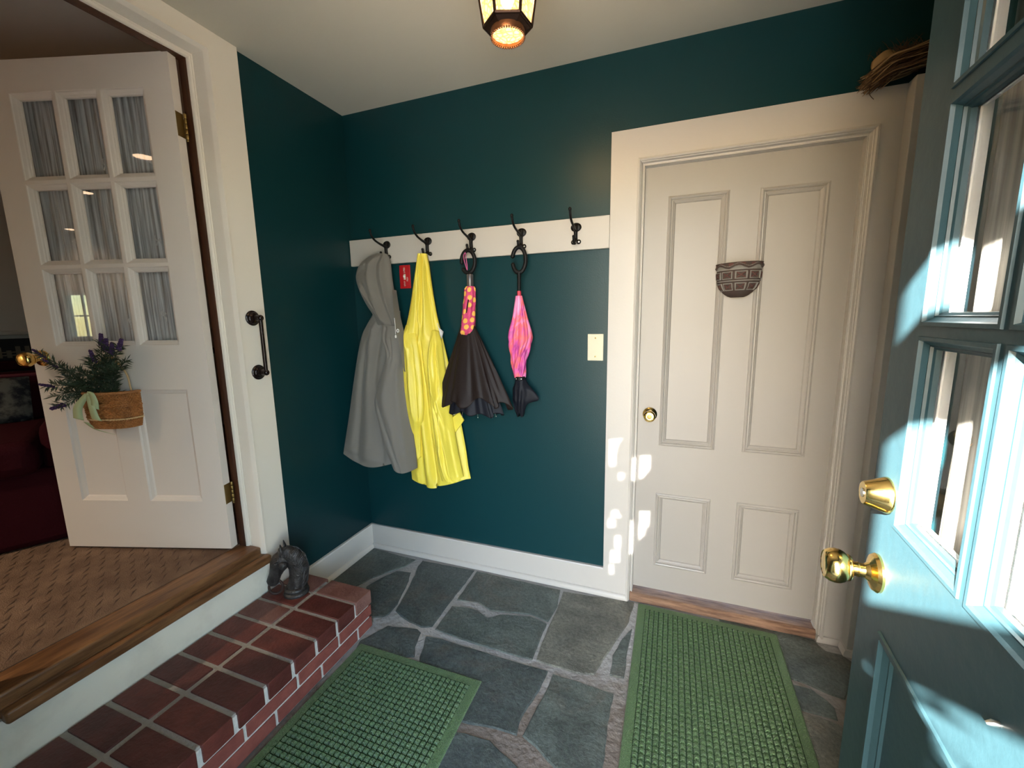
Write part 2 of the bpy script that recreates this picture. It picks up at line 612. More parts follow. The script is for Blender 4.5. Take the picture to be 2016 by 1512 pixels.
# back wall with the white door's opening
mb = MB()
slab_with_openings(mb, -0.13, 2.70, -0.02, H, [(1.579, 2.350, -0.03, 2.036)], lambda x, d, z: (x, d * 0.14, z))
structure(mb, 'wall_back', M_teal, 'dark teal painted wall with coat hooks and white door', 'wall', smooth=0)
mb = MB()
slab_with_openings(mb, -6.75, 1.25, -0.02, 2.90, [(-1.595, -0.748, 0.33, 2.416)], lambda y, d, z: (-0.095 * d, y, z))
structure(mb, 'wall_left', M_teal, 'dark teal wall on the left with raised inner doorway', 'wall', smooth=0)
mb = MB().box(XR, XR + 0.14, -2.06, 0.0, -0.02, H)
structure(mb, 'wall_right', M_teal, 'dark teal wall behind the open blue door', 'wall', smooth=0)
mb = MB()
slab_with_openings(mb, 0.0, XR + 0.14, -0.02, H + 0.2, [(1.10, 2.035, 0.0, 2.15)], lambda x, d, z: (x, YF - 0.15 * d, z))
structure(mb, 'wall_front', M_teal, 'front wall with the open entry doorway', 'wall', smooth=0)
mb = MB().box(0.0, XR, YF, 0.0, H, H + 0.12)
structure(mb, 'ceiling', M_ceil, 'flat off-white entry ceiling', 'ceiling', smooth=0)
# ceiling edge bead on the left wall: thin pale caulk line
# ---- flagstone floor
floor = MB()
floor.box(0.0, XR, -2.06, 0.02, -0.05, -0.004, 0)


def c5(x, y):
    return (x / 2.459 + 440, y / 2.459 + 980)


STONES = [
    (1, [(500, 395), (725, 243), (930, 298), (885, 328), (800, 358), (720, 388), (650, 424), (560, 440)]),
    (2, [(690, 428), (760, 388), (840, 352), (908, 360), (884, 430), (842, 515), (800, 562), (770, 577), (690, 580)]),
    (2, [(965, 303), (1215, 350), (1160, 425), (1100, 500), (1010, 622), (955, 626), (900, 600), (855, 570), (832, 545), (880, 460), (925, 372), (940, 330)]),
    (1, [(1226, 354), (1632, 445), (1617, 520), (1570, 600), (1490, 563), (1350, 552), (1290, 545), (1230, 505), (1130, 492)]),
    (1, [(1105, 522), (1180, 530), (1230, 545), (1275, 578), (1345, 562), (1490, 574), (1566, 608), (1530, 690), (1494, 783), (1350, 745), (1200, 700), (1080, 656), (1022, 635)]),
    (3, [(1645, 452), (1990, 505), (1962, 600), (1880, 722), (1795, 855), (1700, 848), (1600, 815), (1514, 786), (1543, 690), (1590, 592), (1628, 500)]),
    (1, [(1978, 630), (1965, 700), (1938, 870), (1870, 858), (1885, 760), (1930, 680)]),
    (2, [(795, 617), (940, 632), (955, 650), (928, 720), (925, 765), (700, 800), (600, 800), (660, 690)]),
    (2, [(980, 668), (1060, 682), (1300, 757), (1500, 817), (1572, 838), (1530, 930), (1478, 1010), (1430, 1082), (1420, 1150), (1280, 1108), (1150, 1085), (980, 1040), (930, 900), (950, 770)]),
    (1, [(1594, 852), (1720, 886), (1888, 945), (1868, 1050), (1845, 1250), (1808, 1420), (1640, 1350), (1510, 1205), (1446, 1150), (1490, 1062), (1562, 930)]),
    (2, [(1100, 1120), (1290, 1170), (1345, 1225), (1440, 1320), (1560, 1500), (1000, 1560), (900, 1330), (980, 1150)]),
]


def stone(poly, mi):
    """poly: world xy; a slightly ragged slab with a chamfered rim."""
    pts = []
    n = len(poly)
    cx = sum(p[0] for p in poly) / n
    cy = sum(p[1] for p in poly) / n
    for i in range(n):
        a, b = Vector(poly[i]), Vector(poly[(i + 1) % n])
        k = max(2, int((b - a).length / 0.025))
        nv = Vector((-(b - a).y, (b - a).x)).normalized()
        for j in range(k):
            p = a.lerp(b, j / k)
            w = mnoise.noise(Vector((p.x * 22, p.y * 22, i * 1.3))) * 0.0045
            pts.append(p + nv * w)
    c = Vector((cx, cy))
    bot = [(p.x, p.y, -0.012) for p in pts]
    rim = [(p.x, p.y, -0.0035) for p in pts]
    top = []
    for p in pts:
        q = p + (c - p).normalized() * 0.005
        top.append((q.x, q.y, 0.0005))
    floor.loops([bot, rim, top], mi, True, cap_last=True)


for mi, poly in STONES:
    stone([tuple(px(*c5(*p), 2, 0.0)[:2]) for p in poly], mi)


def cR(x, y):
    return (x / 5.561 + 1540, y / 5.561 + 1240)


for mi, poly in [(1, [(-700, -160), (340, 105), (480, 230), (660, 270), (800, 370), (760, 520), (690, 760), (560, 720), (380, 640), (130, 540), (-600, 260)]),
                 (1, [(-600, 300), (130, 590), (330, 650), (480, 760), (580, 850), (610, 985), (420, 930), (250, 885), (-500, 640)]),
                 (3, [(-500, 680), (250, 905), (420, 955), (640, 1040), (760, 1100), (800, 1800), (200, 1800), (-500, 1500)])]:
    stone([tuple(px(*cR(*p), 2, 0.0)[:2]) for p in poly], mi)
for mi, (x0, x1, y0, y1) in [(1, (0.50, 0.86, -1.30, -0.98)), (2, (0.50, 0.95, -1.88, -1.33)), (3, (0.99, 1.50, -1.88, -1.42)), (1, (1.53, 2.02, -1.88, -1.22)), (2, (2.05, 2.48, -1.88, -1.25))]:
    stone([(x0, y0), (x1, y0 + 0.02), (x1 - 0.02, y1), (x0 + 0.01, y1 - 0.02)], mi)
structure(floor, 'floor', [M_mortar, M_slate1, M_slate2, M_slate3], 'irregular grey-green flagstone floor with pale mortar joints', 'floor', smooth=25)
mb = MB().box(0.0, 4.5, -9.0, -2.06, -0.12, -0.04)
structure(mb, 'floor_porch', M_porch, 'pale concrete landing outside the entry doorway', 'floor', smooth=0)

# ---- living room beyond the raised doorway
mb = MB().box(-4.75, -0.095, -6.75, 1.25, 0.25, 0.405)
# pressed dashes of the carpet
for i in range(26):
    for j in range(40):
        x = -0.13 - i * 0.052
        y = -2.0 + j * 0.052 + (0.026 if i % 2 else 0)
        if y > 0.1:
            continue
        mb.tube([(x, y, 0.4045), (x - 0.022 + 0.008 * (i % 3), y + 0.020, 0.4065), (x - 0.034, y + 0.040, 0.4045)], [0.001, 0.0034, 0.001], 5, 1)
structure(mb, 'floor_living_room', [M_carpet, mat('carpet_dash', (0.165, 0.100, 0.066), 0.95)], 'brown woven carpet in the raised room beyond the doorway', 'floor')
mb = MB().box(-4.75, 0.0, -6.75, 1.25, 2.76, 2.88)
structure(mb, 'ceiling_living_room', M_inceil, 'dim grey-brown ceiling of the raised room', 'ceiling', smooth=0)
mb = MB().box(-2.55, -2.42, -2.4, 1.25, 0.30, 2.80)
structure(mb, 'wall_living_room', M_inwall, 'dim beige wall behind the burgundy chair', 'wall', smooth=0)
mb = MB().box(-2.55, -0.095, 1.12, 1.25, 0.30, 2.80)
structure(mb, 'wall_living_room_back', M_inwall, 'far wall of the raised room hidden behind the glazed door', 'wall', smooth=0)
mb = MB().box(-4.75, -4.62, -6.75, -2.4, 0.30, 2.80).box(-4.75, -2.42, -2.40, -2.28, 0.30, 2.80)
structure(mb, 'wall_living_room_side', M_inwall, 'side wall of the raised room', 'wall', smooth=0)
mb = MB()
slab_with_openings(mb, -4.75, -0.0, 0.25, 2.90, [(-4.27, -3.87, 1.22, 1.88)], lambda x, d, z: (x, -6.60 - 0.14 * d, z))
structure(mb, 'wall_living_room_front', M_inwall, 'front wall of the raised room with its window', 'wall', smooth=0)
mb = MB()
frame_loops(mb, -4.32, -3.82, 1.17, 1.93, [(0, 0), (0, -0.02), (0.07, -0.02), (0.07, 0.06), (0.0701, 0.0601)], lambda x, d, z: (x, -6.60 - d, z))
mb.box(-4.08, -4.06, -6.66, -6.63, 1.22, 1.88).box(-4.27, -3.87, -6.66, -6.63, 1.54, 1.56)
w1 = structure(mb, 'window_1', M_white, 'white window reflected in the glazed inner door', 'window', smooth=0)

MB().box(-4.27, -3.87, -6.652, -6.648, 1.22, 1.88).build('window_pane', glass_mat('dimming_window_glass', (0.45, 0.52, 0.50)), w1, smooth=0)  # tint added to dim the sky mirrored in the glazed door

# ================================================================== TRIM AND CASINGS
# back door casing (flat boards), stepped moulding and corner block
FB = lambda x, d, z: (x, -d, z)          # depth towards the room on the back wall
mb = MB()
XC, ZC = 1.4401, 2.1844
slab_with_openings(mb, XC, 2.445, 0.0, ZC, [(1.562, 2.368, -0.01, 2.060)], lambda x, d, z: (x, -0.02 * d, z))
arch_loops(mb, 1.552, 2.378, 0.0, 2.064, [(0, 0.02), (0.001, 0.031), (0.008, 0.033), (0.013, 0.029), (0.014, 0.022), (0.017, 0.020), (0.020, 0.006), (0.024, 0.004), (0.026, 0.008), (0.029, 0.008), (0.031, -0.004), (0.032, -0.030)], FB)
structure(mb, 'trim_1', M_trim_dim, 'wide cream casing boards around the white panelled door', 'door trim', smooth=10)
mb = MB().box(2.445, 2.499, -0.075, 0.0, 0.0, ZC)
structure(mb, 'trim_2', M_trim_dim, 'cream corner post beside the white door casing', 'trim', bevel=0.002)
# baseboards with cap and shoe moulding
mb = MB().box(0.0, XC, -0.018, 0.0, 0.0, 0.140)
mb.loops([[(x, 0, 0.140), (x, -0.018, 0.140), (x, -0.014, 0.147), (x, 0, 0.147)] for x in (0.0, XC)], 0, True, True, True)
prof = [(0, 0.0), (-0.033, 0.0), (-0.033, 0.010), (-0.029, 0.020), (-0.022, 0.026), (-0.018, 0.027), (0, 0.027)]
mb.loops([[(x, p[0], p[1]) for p in prof] for x in (0.0, 1.560)], 0, True, True, True)
structure(mb, 'baseboard_back', M_trim_dim, 'cream baseboard under the teal back wall', 'baseboard')
mb = MB().box(0.0, 0.018, -0.63, -0.0185, 0.0, 0.140)
mb.loops([[(0, y, 0.140), (0.018, y, 0.140), (0.014, y, 0.147), (0, y, 0.147)] for y in (-0.63, -0.0145)], 0, True, True, True)
mb.loops([[(-p[0], y, p[1]) for p in prof] for y in (-0.594, -0.0335)], 0, True, True, True)
structure(mb, 'baseboard_left', M_trim, 'short cream baseboard between brick step and corner', 'baseboard')
mb = MB()
path = [(2.368, 0.0), (2.368, -0.020), (2.445, -0.020), (2.445, -0.075), (2.499, -0.075)]
L = []
for (ox, oy) in [(0, 0), (-0.014, -0.014)]:
    pass
outer = [(2.354, 0.0), (2.354, -0.034), (2.431, -0.034), (2.431, -0.089), (2.499, -0.089)]
mb.loops([[(*a, 0.0) for a in path], [(*a, 0.0) for a in outer], [(*a, 0.014) for a in outer], [(a[0] * 0.5 + b[0] * 0.5, a[1] * 0.5 + b[1] * 0.5, 0.025) for a, b in zip(path, outer)], [(*a, 0.027) for a in path]], 0, False)
structure(mb, 'baseboard_right', M_trim_dim, 'shoe moulding wrapping the door casing and corner post', 'baseboard')
# left doorway casing
FL = lambda y, d, z: (d, y, z)
mb = MB()
mb.box(0.0, 0.02, -0.728, -0.6101, 0.0, H).box(0.0, 0.02, -0.740, -0.728, 0.0, 0.366)                 # flat board down to the step
mb.box(0.0, 0.02, -1.85, -1.606, 0.0, H)
mb.box(0.0, 0.02, -1.606, -0.728, 2.437, H)                 # head up to the ceiling
CP = [(0, 0.008), (0.0005, 0.026), (0.003, 0.032), (0.009, 0.0325), (0.013, 0.024), (0.0165, 0.014), (0.018, 0.004), (0.018, -0.043), (0.020, -0.0405), (0.024, -0.0405), (0.026, -0.044), (0.030, -0.044), (0.033, -0.047), (0.036, -0.058)]
arch_loops(mb, -1.613, -0.732, 0.366, 2.433, CP, FL)
structure(mb, 'trim_3', M_trim, 'cream moulded casing around the raised inner doorway', 'door trim', smooth=10)
mb = MB()
mb.box(-0.0945, -0.0555, -0.770, -0.747, 0.36, 2.42)
mb.box(-0.0945, -0.0555, -1.596, -1.575, 0.36, 2.42)
mb.box(-0.0945, -0.0555, -1.596, -0.747, 2.395, 2.42)
structure(mb, 'trim_4', M_jamb, 'unpainted dark brown wooden door jamb beside the hinges', 'door jamb', smooth=0)
# riser board under the threshold
mb = MB().box(0.0, 0.0225, -1.88, -0.735, 0.0, 0.330).box(0.0, 0.0226, -1.56, -1.555, 0.0, 0.3)
structure(mb, 'trim_5', M_riser, 'cream riser board between the brick step and wooden threshold', 'riser', smooth=0)
# oak threshold with rounded nosing
mb = MB()
mb.box(-0.105, 0.016, -1.594, -0.751, 0.335, 0.402)
mb.box(0.0225, 0.058, -1.552, -0.735, 0.328, 0.366)
mb.box(0.0, 0.0225, -1.552, -0.735, 0.3305, 0.366)
structure(mb, 'trim_6', M_oak, 'worn oak threshold with rounded nosing above the cream riser', 'threshold', bevel=0.008, bseg=3)
# weathered sill below the white door
mb = MB()
mb.loops([[(x, 0.10, 0.0), (x, -0.020, 0.0), (x, -0.022, 0.030), (x, -0.014, 0.042), (x, 0.10, 0.058)] for x in (1.5715, 2.3535)], 0, True, True, True)
structure(mb, 'trim_7', M_sill, 'weathered wooden sill under the white panelled door', 'door sill', bevel=0.003)

# ================================================================== DOORS
# ---- door_1: white four-panel door in the back wall
door1 = thing('door_1', 'closed cream four-panel door in the back wall', 'door', (1.584, 0.02, 0.062), kind='structure')
O1 = Vector((1.584, 0.02, 0.062))
PAN = [(1.690, 1.906, 0.812, 1.898), (2.036, 2.250, 0.814, 1.892), (1.686, 1.904, 0.203, 0.556), (2.031, 2.250, 0.200, 0.557)]
PAN = [(a - 0.006, b + 0.006, c - 0.006, d + 0.006) for a, b, c, d in PAN]
mb = MB()
slab_with_openings(mb, 1.5835, 2.3465, 0.064, 2.0325, PAN, lambda x, d, z: (x, 0.02 + 0.04 * d, z))
for p in PAN:
    frame_loops(mb, *p, [(-0.004, 0.0), (-0.003, -0.004), (0.004, -0.008), (0.009, -0.005), (0.011, 0.001), (0.015, 0.000), (0.018, 0.003), (0.024, 0.007), (0.027, 0.012), (0.030, 0.012)], lambda x, d, z: (x, 0.02 + d, z), fill=True)
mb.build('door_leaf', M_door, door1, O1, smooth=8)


def knob(mb, c, ax, s=1.0, style=0):
    """door knob: rose, neck and turned ball along axis ax."""
    if style == 0:
        mb.lathe([(0.001, 0), (0.031, 0), (0.032, 0.004), (0.027, 0.008), (0.014, 0.012), (0.011, 0.020), (0.012, 0.030), (0.022, 0.036), (0.0265, 0.046), (0.0255, 0.056), (0.019, 0.062), (0.015, 0.0625), (0.0145, 0.060), (0.001, 0.060)], c, ax, 32)
    else:
        mb.lathe([(0.001, 0), (0.034 * s, 0), (0.0345 * s, 0.004), (0.031 * s, 0.009), (0.017 * s, 0.014), (0.0125 * s, 0.020), (0.012 * s, 0.0275), (0.0135 * s, 0.028), (0.0135 * s, 0.030), (0.0125 * s, 0.0305), (0.0125 * s, 0.038), (0.0215 * s, 0.0395), (0.0235 * s, 0.0415), (0.0240 * s, 0.0440), (0.0235 * s, 0.0455), (0.0275 * s, 0.0495), (0.0305 * s, 0.0560), (0.0312 * s, 0.0630), (0.0295 * s, 0.0710), (0.0255 * s, 0.0775), (0.0235 * s, 0.0790), (0.0225 * s, 0.0780), (0.0215 * s, 0.0785), (0.012 * s, 0.0800), (0.001, 0.0800)], c, ax, 36)


mb = MB()
knob(mb, (1.636, 0.0195, 0.950), (0, -1, 0), style=0)
k1 = mb.build('door_knob', M_brass, door1, O1, smooth=30)
k1['label'] = 'small brass door knob'
mb = MB().lathe([(0.001, 0.0595), (0.011, 0.0595), (0.011, 0.0615), (0.008, 0.062), (0.001, 0.062)], (1.636, 0.0195, 0.950), (0, -1, 0), 20)
mb.build('keyhole_plate', M_brass_old, k1)
k1.children[0].matrix_parent_inverse = Matrix.Translation(-O1)

# ---- door_2: nine-light inner door standing ajar
A2 = 0.29829
d2 = Vector((-math.cos(A2), -math.sin(A2), 0))
y2 = Vector((math.sin(A2), -math.cos(A2), 0))
B2 = Vector((-0.12867, -0.78451, 0.0))
S2 = 0.97
B2 = Vector((CAM_O.x + (B2.x - CAM_O.x) * S2, CAM_O.y + (B2.y - CAM_O.y) * S2, 0))
MW2 = Matrix(((d2.x * S2, y2.x * S2, 0, B2.x), (d2.y * S2, y2.y * S2, 0, B2.y), (0, 0, S2, 1.4 + (0.385 - 1.4) * S2), (0, 0, 0, 1)))
door2 = thing('door_2', 'open cream inner door with nine glass panes and net curtain', 'door', None, matrix=MW2, kind='structure')
Z2 = 0.385
L2 = []
for i in range(3):
    for j in range(3):
        x0, x1 = 0.113 + 0.1873 * i + (0.006 if i else 0), 0.113 + 0.1873 * (i + 1) - (0.006 if i < 2 else 0)
        z0, z1 = 1.312 + 0.3327 * j + (0.006 if j else 0), 1.312 + 0.3327 * (j + 1) - (0.006 if j < 2 else 0)
        L2.append((x0, x1, z0 - Z2, z1 - Z2))
P2 = [(0.108, 0.355, 0.612 - Z2, 1.122 - Z2), (0.462, 0.684, 0.612 - Z2, 1.122 - Z2)]
mb = MB()
F2 = lambda x, d, z: (x, -0.0378 * d, z)
slab_with_openings(mb, 0, 0.7873, 0, 2.0424, L2 + P2, F2)
G2 = lambda x, d, z: (x, -d, z)
for p in L2:
    frame_loops(mb, *p, [(0, 0), (0.003, 0.001), (0.005, 0.0045), (0.013, 0.009), (0.016, 0.013), (0.020, 0.015), (0.0215, 0.020), (0.0215, 0.026), (0.008, 0.0375)], G2)
for p in P2:
    frame_loops(mb, *p, [(0, 0), (0.003, 0.003), (0.005, 0.006), (0.016, 0.011), (0.021, 0.016), (0.040, 0.016)], G2, fill=True)
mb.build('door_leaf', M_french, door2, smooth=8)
mb = MB()
for p in L2:
    mb.box(p[0] + 0.014, p[1] - 0.014, -0.0245, -0.0215, p[2] + 0.014, p[3] - 0.014)
mb.build('glass_panes', M_glass, door2, smooth=0)
mb = MB()
n = 150
rows = []
for j in range(13):
    z = 0.90 + 1.06 * j / 12
    row = []
    for i in range(n + 1):
        x = 0.095 + 0.60 * i / n
        y = -0.046 + 0.0055 * math.sin(x * 190 + 2.0 * math.sin(x * 23)) + 0.002 * math.sin(x * 61 + j * 0.4)
        row.append((x, y, z))
    rows.append(row)
mb.loops(rows, 0, False)
mb.build('net_curtain', M_sheer, door2, smooth=80, recalc=False)
# two rows of little embroidered sprigs on the net
mb = MB()
for (sx, sz) in [(0.16, 1.66), (0.18, 1.36), (0.34, 1.40), (0.36, 1.66), (0.20, 1.05), (0.36, 1.02), (0.55, 1.38)]:
    for k in range(7):
        a = rng.uniform(0, 2 * PI)
        mb.tube([(sx, -0.0395, sz), (sx + 0.012 * math.cos(a), -0.0390, sz + 0.02 * math.sin(a)), (sx + 0.016 * math.cos(a + 0.5), -0.0395, sz + 0.028 * math.sin(a + 0.5))], [0.0008, 0.0022, 0.0006], 5)
mb.build('embroidery', mat('net_embroidery', (0.62, 0.62, 0.6), 0.8), door2)
for hz in (2.176, 0.643):
    h = MB()
    h.box(-0.0012, 0.0, -0.036, -0.002, hz - 0.045 - Z2, hz + 0.045 - Z2)
    hinge = h.build('hinge', M_brass_old, door2, smooth=0)
    hinge['label'] = 'tarnished brass hinge'
    h = MB()
    for k in range(5):
        z0 = hz - 0.048 - Z2 + k * 0.0195
        h.lathe([(0.001, 0), (0.0055, 0.0005), (0.0062, 0.002), (0.0062, 0.0165), (0.0055, 0.018), (0.001, 0.0185)], (-0.007, -0.040, z0), (0, 0, 1), 14)
    h.ball((-0.007, -0.040, hz - 0.052 - Z2), 0.005, 10, 8)
    h.build('hinge_pin', M_brass_old, hinge)
mb = MB()
knob(mb, (0.741, 0.0, 1.264 - Z2), (0, 1, 0), style=1, s=1.0)
k2 = mb.build('door_knob', M_brass, door2, smooth=30)
k2['label'] = 'shiny round brass knob'

# ---- door_3: blue nine-light entry door, open at right
S3, BA = 0.85, -0.07656
P3 = CAM_O + (Vector((2.1338, -0.8947, 1.4)) - CAM_O) * S3
d3 = Vector((math.sin(BA), -math.cos(BA), 0))
y3 = Vector((math.cos(BA), math.sin(BA), 0))
MW3 = Matrix(((d3.x, y3.x, 0, P3.x), (d3.y, y3.y, 0, P3.y), (0, 0, 1, 0.015), (0, 0, 0, 1)))
door3 = thing('door_3', 'open blue entry door with nine panes and brass knob', 'door', None, matrix=MW3, kind='structure')
Z3 = 0.015
W3, T3 = 0.82, 2.13
L3 = []
for i in range(3):
    for j in range(3):
        x0, x1 = 0.1035 + 0.2097 * i, 0.2983 + 0.2097 * i
        z0, z1 = 1.049 + 0.3305 * j, 1.364 + 0.3305 * j
        L3.append((x0, x1, z0 - Z3, z1 - Z3))
P3N = [(0.104, 0.716, 0.20 - Z3, 0.858 - Z3)]
mb = MB()
slab_with_openings(mb, 0, W3, 0, T3 - Z3, L3 + P3N, lambda x, d, z: (x, 0.023 * d, z))
G3 = lambda x, d, z: (x, d, z)
for p in L3:
    frame_loops(mb, *p, [(0, 0), (0.0005, -0.003), (0.006, -0.003), (0.008, 0.002), (0.013, 0.008), (0.015, 0.008), (0.016, 0.012), (0.0195, 0.014), (0.020, 0.021)], G3)
for p in P3N:
    frame_loops(mb, *p, [(0, 0), (0.001, -0.004), (0.010, -0.004), (0.014, 0.002), (0.024, 0.008), (0.028, 0.008), (0.032, 0.012), (0.045, 0.012)], G3, fill=True)
leaf3 = mb.build('door_leaf', M_blue, door3, smooth=8)
mb = MB()
slab_with_openings(mb, 0.001, W3, 0, T3 - Z3, L3, lambda x, d, z: (x, 0.0235 + 0.0215 * d, z))
for p in L3:
    frame_loops(mb, *p, [(0, 0.045), (0.012, 0.040), (0.020, 0.026), (0.020, 0.0235)], G3)
inner = mb.build('inner_face', M_white, door3, smooth=25)
inner['label'] = 'white painted room side of the door'
mb = MB()
for p in L3:
    mb.box(p[0] + 0.012, p[1] - 0.012, 0.0215, 0.0235, p[2] + 0.012, p[3] - 0.012)
mb.build('glass_panes', M_glass, door3, smooth=0)
mb = MB()
rows = []
n = 160
for j in range(15):
    z = 1.0 + 1.06 * j / 14
    row = []
    for i in range(n + 1):
        x = 0.085 + 0.66 * i / n
        y = 0.068 + 0.010 * math.sin(x * 95 + 1.6 * math.sin(x * 17)) + 0.003 * math.sin(x * 210 + j * 0.3)
        row.append((x, y, z - Z3))
    rows.append(row)
mb.loops(rows, 0, False)
mb.build('curtain', M_sheer2, door3, smooth=80, recalc=False)
mb = MB()
knob(mb, (0.0665, 0.0, 0.944 - Z3), (0, -1, 0), style=1, s=0.98)
k3 = mb.build('door_knob', M_brass, door3, smooth=30)
k3['label'] = 'polished brass knob'
mb = MB().lathe([(0.001, 0.0), (0.0300, 0.0), (0.0315, 0.002), (0.0310, 0.006), (0.0290, 0.010), (0.0200, 0.034), (0.0190, 0.0355), (0.001, 0.0355)], (0.0675, 0.0, 1.090 - Z3), (0, -1, 0), 36)
dbolt = mb.build('deadbolt', M_brass, door3, smooth=30)
dbolt['label'] = 'tapered brass deadbolt cylinder'
MB().lathe([(0.001, 0.0), (0.0078, 0.0), (0.0078, 0.0012), (0.001, 0.0014)], (0.0675, -0.0356, 1.090 - Z3), (0, -1, 0), 20).build('keyway', M_steel, dbolt)
MB().tube([(0.3985, 0.0, 0.972 - Z3), (0.3985, -0.006, 0.972 - Z3), (0.3985, -0.0105, 0.970 - Z3)], [0.003, 0.0035, 0.002], 10).build('small_pin', M_steel, door3)

# ================================================================== BRICK STEP
step = MB()
ZS = 0.186
step.box(0.024, 0.460, -1.90, -0.604, 0.0, ZS - 0.005, 4)
fs = 5
step.box(0.4595, 0.4635, -1.90, -0.6035, 0.0, ZS - 0.012, fs)
random_b = random.Random(3)
pitch = 0.1085
for i in range(13):
    y1 = -0.590 - i * pitch
    y0 = y1 - (pitch - (0.017 if i else 0.014))
    if y0 < -1.90:
        y0 = -1.90
    if y1 <= -1.9:
        break
    for (x0, x1) in ((0.032, 0.224), (0.246, 0.470)):
        mi = 2 if i == 0 else random_b.choice((0, 0, 1, 2 if x0 < 0.1 and i < 3 else 1))
        step.box(x0, x1, y0 + random_b.uniform(-0.001, 0.001), y1, ZS - 0.063, ZS + random_b.uniform(-0.0008, 0.0012), mi)
for row, (z0, z1, off) in enumerate(((0.066, 0.1145, 0.0), (0.006, 0.0565, 0.095))):
    y = -0.592 + off * 0
    first = True
    while y > -1.88:
        ln = 0.195 if not (first and off) else 0.085
        first = False
        y0 = max(y - ln, -1.9)
        step.box(0.27, 0.468 + random_b.uniform(-0.001, 0.001), y0, y, z0, z1, 3)
        y = y0 - 0.012
step_o = step.build('brick_step', M_brick + [M_grout, M_wash], None, (0.25, -1.2, 0.0), bevel=0.006, bseg=2)
tag(step_o, 'low red brick step with grey mortar below the raised doorway', 'step')

# ================================================================== MATS
def waffle_mat(name, corners, nx, ny, label):
    """corners: near-left ... as (origin, x edge, y edge) in world xy."""
    O, ex, ey = [Vector(c) for c in corners]
    mb = MB()
    h0, h1, brd = 0.0055, 0.0120, 0.034
    lx, ly = ex.length, ey.length
    ux, uy = ex.normalized(), ey.normalized()

    def P(a, b, z):
        q = O + ux * a + uy * b
        return (q.x, q.y, z)
    mb.loops([[P(0, 0, 0.001), P(lx, 0, 0.001), P(lx, ly, 0.001), P(0, ly, 0.001)],
              [P(0, 0, 0.004), P(lx, 0, 0.004), P(lx, ly, 0.004), P(0, ly, 0.004)],
              [P(0.004, 0.004, 0.0075), P(lx - 0.004, 0.004, 0.0075), P(lx - 0.004, ly - 0.004, 0.0075), P(0.004, ly - 0.004, 0.0075)],
              [P(brd, brd, 0.0075), P(lx - brd, brd, 0.0075), P(lx - brd, ly - brd, 0.0075), P(brd, ly - brd, 0.0075)]], 0, True, cap_first=True)
    mb.loops([[P(brd, brd, 0.0075), P(lx - brd, brd, 0.0075), P(lx - brd, ly - brd, 0.0075), P(brd, ly - brd, 0.0075)],
              [P(brd + 0.002, brd + 0.002, 0.004), P(lx - brd - 0.002, brd + 0.002, 0.004), P(lx - brd - 0.002, ly - brd - 0.002, 0.004), P(brd + 0.002, ly - brd - 0.002, 0.004)]], 1, True, cap_last=True)
    cx, cy = (lx - 2 * brd) / nx, (ly - 2 * brd) / ny
    for i in range(nx):
        for j in range(ny):
            a0, b0 = brd + i * cx, brd + j * cy
            g, t = 0.0016, 0.0056
            mb.add([P(a0 + g, b0 + g, 0.004), P(a0 + cx - g, b0 + g, 0.004), P(a0 + cx - g, b0 + cy - g, 0.004), P(a0 + g, b0 + cy - g, 0.004),
                    P(a0 + t, b0 + t, h1), P(a0 + cx - t, b0 + t, h1), P(a0 + cx - t, b0 + cy - t, h1), P(a0 + t, b0 + cy - t, h1)],
                   [(0, 1, 5, 4), (1, 2, 6, 5), (2, 3, 7, 6), (3, 0, 4, 7), (4, 5, 6, 7)], 0)
    o = mb.build(name, [M_mat, M_matlow], None, (O.x, O.y, 0), smooth=0)
    return tag(o, label, 'door mat', 'green waffle-textured door mats')


waffle_mat('door_mat', ((0.490, -1.597), (0.580, 0.0), (0.0, 0.90)), 25, 41, 'green waffle mat lying against the brick step')
waffle_mat('door_mat', ((1.604, -0.930), (0.587, -0.014), (0.012, 0.897)), 25, 41, 'green waffle mat in front of the white panelled door')

# ================================================================== HOOK RAIL AND HOOKS
mb = MB().box(0.003, XC - 0.001, -0.02, 0.0, 1.707, 1.848)
rail = mb.build('hook_rail', M_trim_dim, None, (0.7, -0.01, 1.78), bevel=0.002)
tag(rail, 'long cream wall board carrying five black hooks', 'hook rail')


